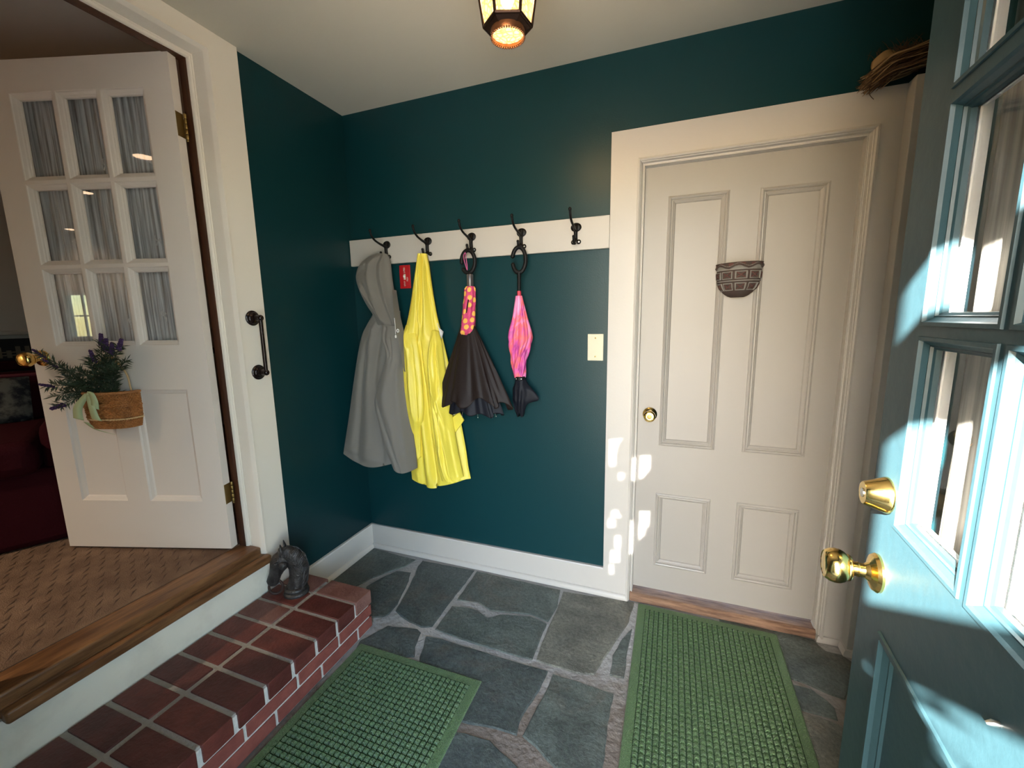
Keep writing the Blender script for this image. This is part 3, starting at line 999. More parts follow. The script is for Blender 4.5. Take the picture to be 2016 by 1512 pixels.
def make_hook():
    root = thing('coat_hook', '', 'coat hook', (0, 0, 0), 'black iron hooks on the cream board')
    b = MB()
    b.lathe([(0.001, 0.0), (0.0225, 0.0), (0.0235, 0.002), (0.020, 0.0050), (0.012, 0.007), (0.001, 0.0075)], (0, 0, 0.030), (0, -1, 0), 24, scale=(1.05, 0.85))
    for s in (-1, 1):
        b.lathe([(0.001, 0.0), (0.0105, 0.0), (0.0108, 0.002), (0.008, 0.005), (0.001, 0.0055)], (s * 0.0125, 0, -0.034), (0, -1, 0), 18)
    b.tube(smooth_curve([(0, -0.004, 0.040), (0, -0.0095, 0.018), (0, -0.0100, -0.008), (0, -0.006, -0.038)], 5), [0.010] * 4 + [0.0092] * 4 + [0.0085] * 8, 12)
    b.build('base_plate', M_iron, root, smooth=50)
    p = smooth_curve([(0, -0.006, 0.012), (0, -0.026, 0.020), (0, -0.060, 0.026), (0, -0.100, 0.038), (0, -0.124, 0.056), (0, -0.134, 0.080)], 6)
    k = len(p)
    u = MB().tube(p, [0.0085 - 0.0032 * min(1, i / (k * 0.45)) for i in range(k)], 12)
    u.ball(p[-1], (0.0072, 0.0072, 0.0085), 12, 8)
    u.build('upper_prong', M_iron, root, smooth=60)
    p = smooth_curve([(0, -0.007, -0.012), (0, -0.014, -0.030), (0, -0.027, -0.043), (0, -0.042, -0.042), (0, -0.052, -0.030), (0, -0.056, -0.018)], 5)
    w = MB().tube(p, [0.0075 - 0.002 * i / len(p) for i in range(len(p))], 12)
    w.ball(p[-1], 0.0068, 12, 8)
    w.build('lower_prong', M_iron, root, smooth=60)
    for (x, z) in ((-0.0135, -0.034), (0.0135, -0.034), (0.0125, 0.031)):
        MB().lathe([(0.001, 0), (0.0042, 0), (0.0036, 0.0018), (0.001, 0.0024)], (x, -0.0042, z), (0, -1, 0), 14).build('screw', M_steel, root)
    return root


hook0 = make_hook()
HOOKS = [(0.254, 1.777, 'black iron hook in the corner, under the grey raincoat hood'),
         (0.510, 1.776, 'black iron hook holding the yellow raincoat'),
         (0.762, 1.778, 'black iron hook holding the umbrella with polka dot cover'),
         (1.026, 1.776, 'black iron hook holding the slim pink umbrella'),
         (1.289, 1.777, 'empty black iron hook nearest the white door')]
for i, (x, z, lab) in enumerate(HOOKS):
    h = hook0 if i == 0 else copy_tree(hook0)
    h.location = (x, -0.02, z)
    h['label'] = lab


# ================================================================== HANGING COATS
def lerp_rows(rows, n):
    """rows = [(uL, vL, yL, uR, vR, yR, bulge)] -> n smooth rows."""
    P = [tuple(r) for r in rows]
    out = []
    m = len(P) - 1
    for i in range(n):
        t = i / (n - 1) * m
        k = min(int(t), m - 1)
        f = t - k
        q = []
        for c in range(7):
            p0, p1, p2, p3 = P[max(k - 1, 0)][c], P[k][c], P[k + 1][c], P[min(k + 2, m)][c]
            q.append(0.5 * (2 * p1 + (p2 - p0) * f + (2 * p0 - 5 * p1 + 4 * p2 - p3) * f * f + (3 * p1 - p0 - 3 * p2 + p3) * f ** 3))
        out.append(q)
    return out


def clampx(u, v, y):
    p = px(u, v, 1, y)
    while p.x < 0.024 and y > -0.4:
        y -= 0.004
        p = px(u, v, 1, y)
    return p


def fold_field(folds, t, s):
    """folds = [(polyline of (t, s), width, height[, sharp])]; ridge height towards the viewer."""
    z = 0.0
    for fo in folds:
        line, w, h = fo[0], fo[1], fo[2]
        sharp = len(fo) > 3 and fo[3]
        best, along = 9, 0
        for i in range(len(line) - 1):
            ax, ay = line[i]
            bx, by = line[i + 1]
            dx, dy = (bx - ax), (by - ay)
            L = dx * dx + dy * dy * 6
            q = 0 if L == 0 else max(0, min(1, ((t - ax) * dx + (s - ay) * dy * 6) / L))
            d = math.hypot(t - ax - q * dx, (s - ay - q * dy) * 2.45)
            if d < best:
                best, along = d, (i + q) / (len(line) - 1)
        fade = min(1, along / 0.12 + 0.25) * min(1, (1 - along) / 0.12 + 0.25)
        k = best / w
        z += h * fade * (math.exp(-k * k) if not sharp else max(0, 1 - k) ** 1.3)
    return z


def garment(rows, folds, thick=0.035, nt=72, ns=96, hem=None, rim=0.6, wob=0.002, seed=0, backmin=-0.012, gain=1.5):
    """A closed hanging cloth body between two outlines, with folds raised on its front."""
    R = lerp_rows(rows, ns)
    mb = MB()
    loops = []
    for i, q in enumerate(R):
        s = i / (ns - 1)
        a, b = clampx(q[0], q[1], q[2]), clampx(q[3], q[4], q[5])
        if hem:
            pass
        front, back = [], []
        for k in range(nt + 1):
            t = k / nt
            p = a.lerp(b, t)
            prof = math.sin(PI * min(max(t, 0), 1)) ** rim if 0 < t < 1 else 0
            off = q[6] * prof
            edge = min(1, 6 * min(t, 1 - t))
            off += edge * (gain * fold_field(folds, t, s) + wob * mnoise.noise(Vector((t * 7, s * 9, seed))))
            dz = hem(t) * max(0, (s - 0.9) / 0.1) if hem else 0
            front.append(Vector((p.x, p.y - off, p.z + dz)))
            if 0 < k < nt:
                yb = min(p.y + thick * prof, backmin)
                back.append(Vector((p.x, max(yb, p.y - off + 0.004), p.z + dz)))
        loops.append(front + list(reversed(back)))
    mb.loops(loops, 0, True, cap_last=True, cap_first=True)
    return mb


# ---- grey raincoat
coat = thing('raincoat', 'grey hooded raincoat hanging in the corner', 'raincoat', (0.22, -0.10, 1.75), 'raincoats on the hook board')
OC = (0.22, -0.10, 1.75)
body_rows = [(738, 612, -.110, 786, 612, -.075, .012), (722, 640, -.115, 789, 645, -.080, .020), (712, 662, -.120, 794, 668, -.080, .026), (704, 700, -.130, 797, 700, -.080, .032), (695, 760, -.150, 803, 752, -.085, .036),
             (687, 820, -.175, 810, 820, -.09, .036), (679, 872, -.20, 815, 872, -.095, .034), (676, 893, -.215, 815, 905, -.10, .030)]
gb_folds = [([(0.30, 0.10), (0.36, 0.40), (0.40, 0.72), (0.42, 1.0)], 0.10, 0.014), ([(0.55, 0.12), (0.50, 0.40), (0.46, 0.55), (0.55, 0.75), (0.60, 1.0)], 0.05, -0.010),
            ([(0.10, 0.3), (0.12, 0.9)], 0.10, 0.008), ([(0.22, 0.35), (0.24, 1.0)], 0.05, -0.006), ([(0.02, 0.90), (0.6, 0.97)], 0.04, 0.003)]
mb = garment(body_rows, gb_folds, hem=lambda t: -0.045 * math.sin(PI * min(1, t * 1.25)) ** 1.2 - 0.02 * t, seed=1, thick=0.06)
mb.build('coat_body', M_grey, coat, OC, smooth=60)
sl_rows = [(752, 640, -.140, 788, 642, -.110, .010), (752, 665, -.158, 795, 662, -.112, .026), (760, 700, -.168, 800, 700, -.115, .034), (750, 740, -.178, 804, 745, -.115, .040), (738, 788, -.188, 808, 790, -.118, .044),
           (746, 832, -.196, 812, 835, -.12, .046), (759, 880, -.200, 818, 880, -.12, .044), (775, 922, -.198, 822, 921, -.12, .036)]
sl_folds = [([(0.28, 0.02), (0.15, 0.18), (0.30, 0.30)], 0.07, -0.006), ([(0.45, 0.15), (0.40, 0.32)], 0.06, -0.006), ([(0.30, 0.45), (0.55, 0.75), (0.50, 0.95)], 0.12, 0.008), ([(0.12, 0.55), (0.35, 0.85), (0.42, 1.0)], 0.06, -0.005), ([(0.75, 0.3), (0.8, 0.9)], 0.10, 0.006)]
mb = garment(sl_rows, sl_folds, hem=lambda t: -0.018 * math.sin(PI * t), seed=2, thick=0.03, nt=48)
mb.build('sleeve', M_grey, coat, OC, smooth=60)
hood_rows = [(741, 499, -.092, 758, 499, -.080, .006), (724, 507, -.105, 766, 508, -.078, .020), (708, 522, -.120, 769, 522, -.075, .034), (701, 545, -.128, 772, 548, -.075, .040), (708, 572, -.130, 776, 575, -.075, .040),
             (722, 600, -.128, 780, 603, -.078, .036), (736, 622, -.125, 784, 624, -.080, .032), (744, 640, -.120, 788, 642, -.082, .022)]
hd_folds = [([(0.02, 0.42), (0.20, 0.36), (0.40, 0.34)], 0.05, -0.006), ([(0.05, 0.30), (0.30, 0.28)], 0.06, 0.006), ([(0.10, 0.55), (0.30, 0.66), (0.45, 0.95)], 0.10, 0.012), ([(0.62, 0.08), (0.66, 0.5), (0.70, 1.0)], 0.04, -0.006),
            ([(0.78, 0.10), (0.80, 0.6), (0.84, 1.0)], 0.05, 0.006), ([(0.22, 0.50), (0.38, 0.80)], 0.05, -0.007), ([(0.45, 0.12), (0.46, 0.9)], 0.08, 0.006)]
mb = garment(hood_rows, hd_folds, seed=3, thick=0.05, nt=60, ns=70)
mb.build('hood', M_grey, coat, OC, smooth=60)
pl_rows = [(772, 570, -.122, 780, 572, -.085, .004), (776, 620, -.150, 788, 620, -.098, .006), (779, 650, -.160, 795, 652, -.112, .008), (787, 690, -.162, 802, 694, -.115, .008), (795, 730, -.158, 805, 736, -.115, .004)]
mb = garment(pl_rows, [], seed=4, thick=0.01, nt=12, ns=30, wob=0)
pl = mb.build('placket', M_grey, coat, OC, smooth=60)
c = px(783.2, 651, 1, -.163)
ring = MB()
ang = [2 * PI * k / 20 for k in range(21)]
ring.tube([c + Vector((0.0062 * math.cos(a), 0, 0.0075 * math.sin(a))) for a in ang], 0.0022, 8, cap=False)
ring.build('eyelet', M_white_plastic, coat, OC)
cd = MB().tube([px(776.5, 626, 1, -.160), px(778, 640, 1, -.166), px(778.6, 658, 1, -.170)], 0.0013, 6)
cord = cd.build('drawcord', M_white_plastic, coat, OC)
e = px(779, 662, 1, -.172)
tg = MB().lathe([(0.001, -0.009), (0.004, -0.008), (0.0046, 0), (0.003, 0.006), (0.001, 0.0075)], e, (0, 0, 1), 12).build('toggle', M_white_plastic, cord, OC)

# ---- yellow raincoat
coat2 = thing('raincoat', 'bright yellow raincoat hanging between grey coat and black umbrella', 'raincoat', (0.52, -0.09, 1.74), 'raincoats on the hook board')
OY = (0.52, -0.09, 1.74)
yb_rows = [(822, 499, -.088, 838, 499, -.080, .004), (819, 522, -.086, 844, 524, -.072, .018), (814, 560, -.086, 850, 563, -.066, .026), (805, 618, -.088, 860, 620, -.062, .030), (794, 665, -.090, 873, 672, -.060, .032),
           (790, 705, -.090, 884, 718, -.056, .034), (793, 760, -.090, 898, 772, -.052, .034), (799, 820, -.078, 906, 822, -.050, .036), (805, 880, -.070, 917, 882, -.050, .038), (808, 915, -.068, 922, 918, -.052, .038), (811, 938, -.068, 927, 942, -.054, .036)]
yb_folds = [([(0.50, 0.02), (0.40, 0.12), (0.45, 0.24), (0.40, 0.34)], 0.06, 0.010), ([(0.30, 0.03), (0.28, 0.16), (0.46, 0.26)], 0.07, -0.010), ([(0.62, 0.03), (0.56, 0.20), (0.52, 0.36)], 0.06, -0.012), ([(0.74, 0.08), (0.72, 0.24), (0.62, 0.40)], 0.07, 0.009),
            ([(0.84, 0.10), (0.86, 0.30), (0.80, 0.46)], 0.06, -0.009), ([(0.38, 0.16), (0.40, 0.44), (0.38, 0.62)], 0.05, -0.015), ([(0.42, 0.40), (0.40, 0.62), (0.38, 0.99)], 0.07, 0.016),
            ([(0.29, 0.60), (0.27, 1.0)], 0.05, -0.010), ([(0.50, 0.40), (0.47, 0.70), (0.49, 1.0)], 0.035, -0.016), ([(0.20, 0.34), (0.15, 0.55), (0.18, 0.75)], 0.09, 0.012), ([(0.62, 0.84), (0.70, 0.92)], 0.06, 0.005),
            ([(0.70, 0.93), (0.72, 1.0)], 0.02, 0.003), ([(0.78, 0.93), (0.80, 1.0)], 0.02, 0.003), ([(0.86, 0.93), (0.88, 1.0)], 0.02, 0.003), ([(0.15, 0.93), (0.15, 1.0)], 0.03, 0.004)]
mb = garment(yb_rows, yb_folds, hem=lambda t: -0.038 * math.sin(PI * min(1, (t + 0.12) * 0.95)) ** 1.0 - 0.012 * (1 if 0.3 < t < 0.48 else 0), seed=5, thick=0.045, nt=90, ns=120, gain=1.25)
mb.build('coat_body', M_yellow, coat2, OY, smooth=60)
ys_rows = [(850, 650, -.104, 862, 652, -.092, .006), (846, 672, -.128, 869, 672, -.096, .018), (842, 705, -.138, 874, 705, -.098, .028), (843, 750, -.142, 880, 752, -.098, .034), (849, 800, -.144, 888, 800, -.098, .036),
           (855, 850, -.146, 896, 852, -.098, .038), (860, 895, -.148, 904, 895, -.098, .038), (866, 930, -.148, 910, 925, -.098, .034), (870, 946, -.146, 913, 938, -.098, .028)]
ys_folds = [([(0.30, 0.10), (0.25, 0.3), (0.45, 0.5)], 0.07, 0.008), ([(0.55, 0.12), (0.60, 0.35), (0.35, 0.55)], 0.06, -0.008), ([(0.75, 0.15), (0.80, 0.45)], 0.06, 0.007), ([(0.30, 0.40), (0.55, 0.50), (0.75, 0.58)], 0.06, 0.007),
            ([(0.20, 0.50), (0.40, 0.62), (0.42, 0.80)], 0.06, -0.007), ([(0.45, 0.55), (0.60, 0.75), (0.55, 0.92)], 0.07, 0.008), ([(0.25, 0.70), (0.32, 0.95)], 0.06, 0.006), ([(0.75, 0.6), (0.78, 0.95)], 0.06, -0.005),
            ([(0.35, 0.92), (0.36, 1.0)], 0.03, 0.004), ([(0.60, 0.93), (0.62, 1.0)], 0.03, 0.004)]
mb = garment(ys_rows, ys_folds, hem=lambda t: -0.010 * math.sin(PI * t), seed=6, thick=0.03, nt=54, ns=90)
mb.build('sleeve', M_yellow, coat2, OY, smooth=60)
yl_rows = [(799, 640, -.104, 815, 642, -.092, .004), (792, 665, -.112, 821, 668, -.108, .018), (789, 700, -.116, 826, 700, -.118, .026), (791, 745, -.118, 831, 745, -.124, .028), (797, 795, -.118, 834, 790, -.126, .028), (806, 835, -.118, 833, 825, -.126, .022), (814, 870, -.110, 828, 850, -.1, .008), (822, 905, -.108, 828, 900, -.1, .003)]
mb = garment(yl_rows, [([(0.2, 0.08), (0.4, 0.2), (0.7, 0.24)], 0.06, 0.006), ([(0.3, 0.05), (0.55, 0.3), (0.5, 0.7)], 0.09, 0.007), ([(0.75, 0.2), (0.72, 0.8)], 0.05, -0.005), ([(0.1, 0.2), (0.3, 0.3)], 0.04, -0.004)], seed=7, thick=0.025, nt=40, ns=70)
mb.build('sleeve', M_yellow, coat2, OY, smooth=60)
zp = MB()
zp.tube([px(861, 636, 1, -.078), px(866, 655, 1, -.080), px(868, 675, 1, -.082), px(869, 700, 1, -.082)], 0.0016, 6)
zp.add([px(864, 645, 1, -.076), px(873, 653, 1, -.062), px(869, 668, 1, -.070), px(867, 660, 1, -.078)], [(0, 1, 2, 3)])
md = zp.build('zip_edge', M_white_plastic, coat2, OY, recalc=False)
md.modifiers.new('thickness', 'SOLIDIFY').thickness = 0.002
pk = [(889, 822), (904, 812), (913, 828), (893, 856), (888, 850)]
fl = MB()
fr = [px(u, v, 1, -.094) for u, v in pk]
fl.loops([[p + Vector((0, 0.010, 0)) for p in fr], fr], 0, True, cap_last=True, cap_first=True)
fl_o = fl.build('pocket_flap', M_yellow, coat2, OY, bevel=0.002)
MB().ball(px(891, 846, 1, -.098), 0.004, 10, 8).build('snap', M_black_plastic, fl_o, OY)

# ================================================================== UMBRELLAS
def c_handle(mb, c, rx, rz, r, gap0, gap1, n=40):
    """open C shaped grip ring in the wall plane."""
    pts = []
    for k in range(n + 1):
        a = math.radians(gap1 + (360 - (gap1 - gap0)) * k / n)
        pts.append(Vector(c) + Vector((rx * math.cos(a), 0, rz * math.sin(a))))
    mb.tube(pts, r, 12)
    mb.ball(pts[0], r, 12, 8)
    mb.ball(pts[-1], r, 12, 8)


UB = Vector((0.7625, -0.083, 1.62))
umb = thing('umbrella', 'black umbrella hanging upside down with magenta polka dot cover', 'umbrella', UB, 'umbrellas on the hook board')
mb = MB()
c_handle(mb, (0.764, -0.072, 1.682), 0.036, 0.054, 0.0100, 182, 222)
mb.build('grip', M_black_plastic, umb, UB, smooth=60)
mb = MB().lathe([(0.001, 0.0), (0.0155, 0.0), (0.0165, 0.003), (0.0165, 0.060), (0.0150, 0.064), (0.001, 0.066)], (0.7745, -0.080, 1.556), (0, 0, 1), 24)
mb.build('collar', M_collar, umb, UB)
mb = MB()
for s in (-1, 1):
    mb.tube(smooth_curve([(0.752, -0.076, 1.728), (0.753 + 0.006 * s, -0.087, 1.705), (0.760 + 0.004 * s, -0.087, 1.665), (0.764, -0.086, 1.640)], 5), 0.0021, 8)
mb.build('wrist_strap', M_cord_pink, umb, UB)
# gathered polka-dot cover: dots are patches of the mesh
dots = []
rd = random.Random(11)
tries = 0
while len(dots) < 40 and tries < 4000:
    tries += 1
    a, h = rd.uniform(-PI, PI), rd.uniform(0.0, 1.0)
    if all(math.hypot(math.atan2(math.sin(a - b), math.cos(a - b)) * 0.034, (h - g) * 0.24) > 0.031 for b, g in dots):
        dots.append((a, h))
cover = MB()
nh, na = 110, 110
loopsC, mis = [], []
for i in range(nh + 1):
    h = i / nh
    cx = 0.7755 + (0.752 - 0.7755) * h ** 1.2
    z = 1.562 - 0.238 * h
    r = 0.026 + 0.006 * math.sin(h * 3) + 0.012 * max(0, (h - 0.45) / 0.55) ** 1.2 - 0.010 * max(0, (h - 0.93) / 0.07) ** 2 - 0.006 * max(0, (0.04 - h) / 0.04)
    L = []
    for k in range(na):
        a = -PI + 2 * PI * k / na
        w = 1 + 0.05 * math.sin(7 * a + 5 * h) + 0.10 * mnoise.noise(Vector((math.cos(a) * 1.6, math.sin(a) * 1.6, h * 7))) + 0.05 * math.sin(13 * a) * (max(0, 1 - h / 0.15) + max(0, (h - 0.88) / 0.12))
        L.append((cx + r * w * math.cos(a), -0.082 + r * w * 0.9 * math.sin(a), z))
    loopsC.append(L)
    if i < nh:
        for k in range(na):
            a = -PI + 2 * PI * (k + 0.5) / na
            hh = (i + 0.5) / nh
            hit = any(math.hypot(math.atan2(math.sin(a - b), math.cos(a - b)) * 0.034, (hh - g) * 0.24) < 0.0122 for b, g in dots)
            mis.append(1 if hit else 0)
cover.loops(loopsC, mis, True)
cov = cover.build('polka_dot_cover', [M_magenta, M_dot], umb, UB, smooth=70)
cov['label'] = 'gathered magenta cover with yellow dots'
mb = MB().tube([px(922, 590, 1, -.115), px(920, 603, 1, -.116), px(918, 616, 1, -.1165)], [0.0028, 0.0034, 0.0028], 6)
mb.build('cover_label', M_black_plastic, cov, UB)


def canopy(center_fn, rad_fn, z0, z1, pleats, amp, nh=60, na=128, flat=0.42, seed=0, scallop=0.02, mi=0, phase=0.0):
    mb = MB()
    loops = []
    for i in range(nh + 1):
        h = i / nh
        cx, cyy = center_fn(h)
        r = rad_fn(h)
        L = []
        for k in range(na):
            a = 2 * PI * k / na
            w = 1 + amp * h * (math.sin(pleats * a + phase + 1.2 * math.sin(2.1 * h)) ** 3 + 0.35 * math.sin(2.3 * pleats * a + 3 * h)) + 0.05 * h * mnoise.noise(Vector((math.cos(a) * 2, math.sin(a) * 2, h * 2 + seed)))
            z = z0 + (z1 - z0) * h
            z -= h ** 4 * scallop * (math.sin(pleats * a + phase) + 0.6 * math.sin(3 * a + seed))
            L.append((cx + r * w * math.cos(a), cyy + r * w * flat * math.sin(a), z))
        loops.append(L)
    mb.loops(loops, mi, True, cap_first=True)
    return mb


mb = canopy(lambda h: (0.752 + 0.034 * h, -0.082 - 0.026 * h), lambda h: 0.022 + 0.165 * h ** 0.92, 1.400, 0.985, 7, 0.15, scallop=0.022, flat=0.36, seed=2.0, phase=0.6)
cn = mb.build('canopy', M_umb, umb, UB, smooth=50)
cn.modifiers.new('thickness', 'SOLIDIFY').thickness = 0.0015
mb = canopy(lambda h: (0.752 + 0.040 * h, -0.078 - 0.028 * h), lambda h: 0.018 + 0.128 * h, 1.36, 0.930, 8, 0.14, scallop=0.010, flat=0.38, seed=4.0, phase=1.4)
ln_o = mb.build('lining', M_navy, umb, UB, smooth=50)
ln_o.modifiers.new('thickness', 'SOLIDIFY').thickness = 0.0015
for k in range(8):
    a = 2 * PI * k / 8 + 0.3
    b0 = Vector((0.79 + 0.10 * math.cos(a), -0.104 + 0.036 * math.sin(a), 0.965))
    b1 = Vector((0.79 + 0.118 * math.cos(a), -0.104 + 0.040 * math.sin(a), 0.915))
    MB().tube([b0, b1], 0.0016, 6).ball(b1, 0.003, 8, 6).build('rib_tip', M_steel, umb, UB)

UP = Vector((1.030, -0.080, 1.62))
umb2 = thing('umbrella', 'slim furled pink umbrella with black C-shaped grip', 'umbrella', UP, 'umbrellas on the hook board')
mb = MB()
c_handle(mb, (1.029, -0.072, 1.674), 0.033, 0.058, 0.0098, 162, 200)
mb.tube([(1.029, -0.073, 1.618), (1.030, -0.078, 1.56), (1.030, -0.080, 1.515)], [0.0095, 0.0082, 0.0080], 14)
mb.build('grip', M_black_plastic, umb2, UP, smooth=60)
mb = MB().lathe([(0.001, 0.0), (0.0095, 0.0), (0.0095, 0.022), (0.001, 0.023)], (1.0305, -0.080, 1.508), (0, 0, 1), 18)
mb.build('release_button', mat('red_button', (0.5, 0.03, 0.06), 0.4), umb2, UP)
# painted petals: colour by noise over the furled cloth
mp_ = bpy.data.materials.new('pink_petal_print')
mp_.use_nodes = True
nt = mp_.node_tree
bs = nt.nodes['Principled BSDF']
bs.inputs['Roughness'].default_value = 0.45
tc = nt.nodes.new('ShaderNodeTexCoord')
mpn = nt.nodes.new('ShaderNodeMapping')
mpn.inputs['Scale'].default_value = (9, 9, 5)
nz = nt.nodes.new('ShaderNodeTexNoise')
nz.inputs['Scale'].default_value = 1.1
nz.inputs['Detail'].default_value = 3
nz.inputs['Distortion'].default_value = 1.5
rp = nt.nodes.new('ShaderNodeValToRGB')
cr = rp.color_ramp
cr.elements[0].position = 0.30
cr.elements[0].color = (0.34, 0.03, 0.18, 1)
cr.elements[1].position = 0.72
cr.elements[1].color = (0.86, 0.34, 0.58, 1)
for pos, col in ((0.40, (0.62, 0.08, 0.34, 1)), (0.50, (0.80, 0.14, 0.13, 1)), (0.57, (0.76, 0.20, 0.44, 1))):
    e = cr.elements.new(pos)
    e.color = col
nt.links.new(tc.outputs['Object'], mpn.inputs[0])
nt.links.new(mpn.outputs[0], nz.inputs['Vector'])
nt.links.new(nz.outputs['Fac'], rp.inputs[0])
nt.links.new(rp.outputs[0], bs.inputs['Base Color'])
mb = MB()
loopsP = []
prof = [(0.0, 0.015), (0.08, 0.021), (0.25, 0.036), (0.42, 0.054), (0.50, 0.058), (0.58, 0.052), (0.75, 0.037), (0.90, 0.030), (1.0, 0.025)]


def interp(tab, x):
    for (a, p), (b, q) in zip(tab, tab[1:]):
        if x <= b:
            return p + (q - p) * (x - a) / (b - a)
    return tab[-1][1]


for i in range(81):
    h = i / 80
    L = []
    for k in range(96):
        a = 2 * PI * k / 96
        tw = 2.4 * max(0, h - 0.55) * 2
        w = 1 + 0.16 * min(1, h * 3) * (0.5 + h) * math.sin(5 * a + tw * 3) ** 3 + 0.06 * math.sin(11 * a + 4 * h)
        L.append((1.0285 + 0.003 * math.sin(h * 5) + interp(prof, h) * w * math.cos(a), -0.080 + 0.8 * interp(prof, h) * w * math.sin(a), 1.508 - 0.392 * h))
    loopsP.append(L)
mb.loops(loopsP, 0, True, cap_first=True)
mb.build('canopy', mp_, umb2, UP, smooth=60)
mb = MB().lathe([(0.024, 0), (0.0285, 0.002), (0.0285, 0.016), (0.024, 0.018)], (1.031, -0.080, 1.104), (0, 0, 1), 28, scale=(1, 0.85))
bnd = mb.build('closing_band', M_black_plastic, umb2, UP)
MB().box(1.017, 1.047, -0.1055, -0.104, 1.110, 1.114).build('band_print', M_white_plastic, bnd, UP)
mb = MB()
loopsT = []
for i in range(41):
    h = i / 40
    L = []
    r = interp([(0, 0.025), (0.25, 0.037), (0.6, 0.034), (1.0, 0.018)], h)
    for k in range(72):
        a = 2 * PI * k / 72
        w = 1 + 0.20 * h * math.sin(5 * a + 4 * h) + 0.12 * math.sin(9 * a + 2) * h + 0.1 * mnoise.noise(Vector((math.cos(a) * 3, math.sin(a) * 3, h * 5)))
        fl_ = 0.055 * max(0, math.cos(a - 0.15)) ** 8 * math.exp(-((h - 0.38) / 0.2) ** 2)
        L.append((1.033 - 0.006 * h + (r * w + fl_) * math.cos(a), -0.080 + 0.8 * r * w * math.sin(a), 1.108 - 0.178 * h - 0.012 * math.sin(5 * a) * h ** 3 - fl_ * 0.5))
    loopsT.append(L)
mb.loops(loopsT, 0, True, cap_last=True)
mb.build('lining', M_navy, umb2, UP, smooth=40)

# ================================================================== WALL PLATES
pl = thing('switch_plate', 'red emergency switch plate under the hook board', 'switch plate', (0.348, -0.001, 1.635))
OPl = (0.348, -0.001, 1.635)
MB().box(0.314, 0.382, -0.0065, -0.0005, 1.573, 1.697).build('plate', M_red, pl, OPl, bevel=0.002)
mb = MB().box(0.341, 0.353, -0.0085, -0.006, 1.620, 1.650)
tgp = mb.build('toggle_housing', M_plate, pl, OPl, bevel=0.001)
MB().box(0.3435, 0.3520, -0.0180, -0.008, 1.631, 1.642).build('toggle', M_white_plastic, pl, OPl, bevel=0.002)
rt = random.Random(5)
for (z0, z1, xx) in ((1.656, 1.686, 0.340), (1.586, 1.612, 0.340), (1.612, 1.630, 0.358)):
    z = z0
    mb = MB()
    while z < z1:
        hgt = rt.uniform(0.0025, 0.0045)
        mb.box(xx, xx + 0.011, -0.0072, -0.0062, z, z + 0.0011)
        mb.box(xx + rt.choice((0, 0.004, 0.008)), xx + rt.choice((0.005, 0.0095)) + 0.0015, -0.0072, -0.0062, z + 0.0011, z + hgt - 0.0006)
        z += hgt + 0.0012
    mb.build('worn_print', M_pale, pl, OPl, smooth=0)
pl = thing('blank_wall_plate', 'ivory blank wall plate left of the white door', 'wall plate', (1.382, -0.001, 1.26))
OPl = (1.382, -0.001, 1.26)
MB().box(1.345, 1.419, -0.0065, -0.0005, 1.198, 1.324).build('plate', M_plate, pl, OPl, bevel=0.0025)
for z in (1.305, 1.218):
    MB().lathe([(0.001, 0), (0.0042, 0), (0.0035, 0.0014), (0.001, 0.0018)], (1.382, -0.0063, z), (0, -1, 0), 14).build('screw', M_brass_old, pl, OPl)

# ================================================================== GRAB BAR
gb = thing('grab_bar', 'dark bronze grab bar on the cream door casing', 'grab bar', (0.02, -0.673, 1.30))
OG = (0.02, -0.673, 1.30)
for z in (1.421, 1.187):
    MB().lathe([(0.001, 0), (0.0315, 0), (0.0325, 0.003), (0.0305, 0.006), (0.025, 0.008), (0.023, 0.012), (0.020, 0.014), (0.014, 0.016), (0.0125, 0.022), (0.0135, 0.026), (0.011, 0.030), (0.010, 0.050), (0.001, 0.052)], (0.0205, -0.673, z), (1, 0, 0), 30).build('rosette', M_bronze, gb, OG, smooth=40)
mb = MB().tube([(0.068, -0.673, 1.187), (0.068, -0.673, 1.421)], 0.0082, 16)
for z in (1.421, 1.187):
    mb.ball((0.068, -0.673, z), (0.013, 0.013, 0.0135), 18, 12)
mb.build('bar', M_bronze, gb, OG, smooth=60)

# ================================================================== HANGING LANTERN
LX, LY, LZ = 1.276, -0.846, 2.150
lan = thing('lantern', 'hexagonal amber glass lantern hanging from the ceiling', 'lantern', (LX, LY, H))
OLn = Vector((LX, LY, H))
view_az = math.atan2(CAM_O.y - LY, CAM_O.x - LX)
M_amber = emission('glowing_amber_glass', (1.0, 0.70, 0.30), 2.4)
nt = M_amber.node_tree
tcn = nt.nodes.new('ShaderNodeTexCoord')
vn = nt.nodes.new('ShaderNodeTexVoronoi')
vn.inputs['Scale'].default_value = 75
vn.feature = 'DISTANCE_TO_EDGE'
rmp = nt.nodes.new('ShaderNodeValToRGB')
rmp.color_ramp.elements[0].position = 0.02
rmp.color_ramp.elements[0].color = (0.50, 0.27, 0.08, 1)
rmp.color_ramp.elements[1].position = 0.25
rmp.color_ramp.elements[1].color = (1.0, 0.74, 0.36, 1)
nt.links.new(tcn.outputs['Object'], vn.inputs['Vector'])
nt.links.new(vn.outputs['Distance'], rmp.inputs[0])
nt.links.new(rmp.outputs[0], nt.nodes['Emission'].inputs[0])
amix = nt.nodes.new('ShaderNodeMixShader')
amix.inputs[0].default_value = 0.45
atr = nt.nodes.new('ShaderNodeBsdfTransparent')
atr.inputs[0].default_value = (1.0, 0.88, 0.66, 1)
nt.links.new(nt.nodes['Emission'].outputs[0], amix.inputs[1])
nt.links.new(atr.outputs[0], amix.inputs[2])
nt.links.new(amix.outputs[0], nt.nodes['Material Output'].inputs[0])


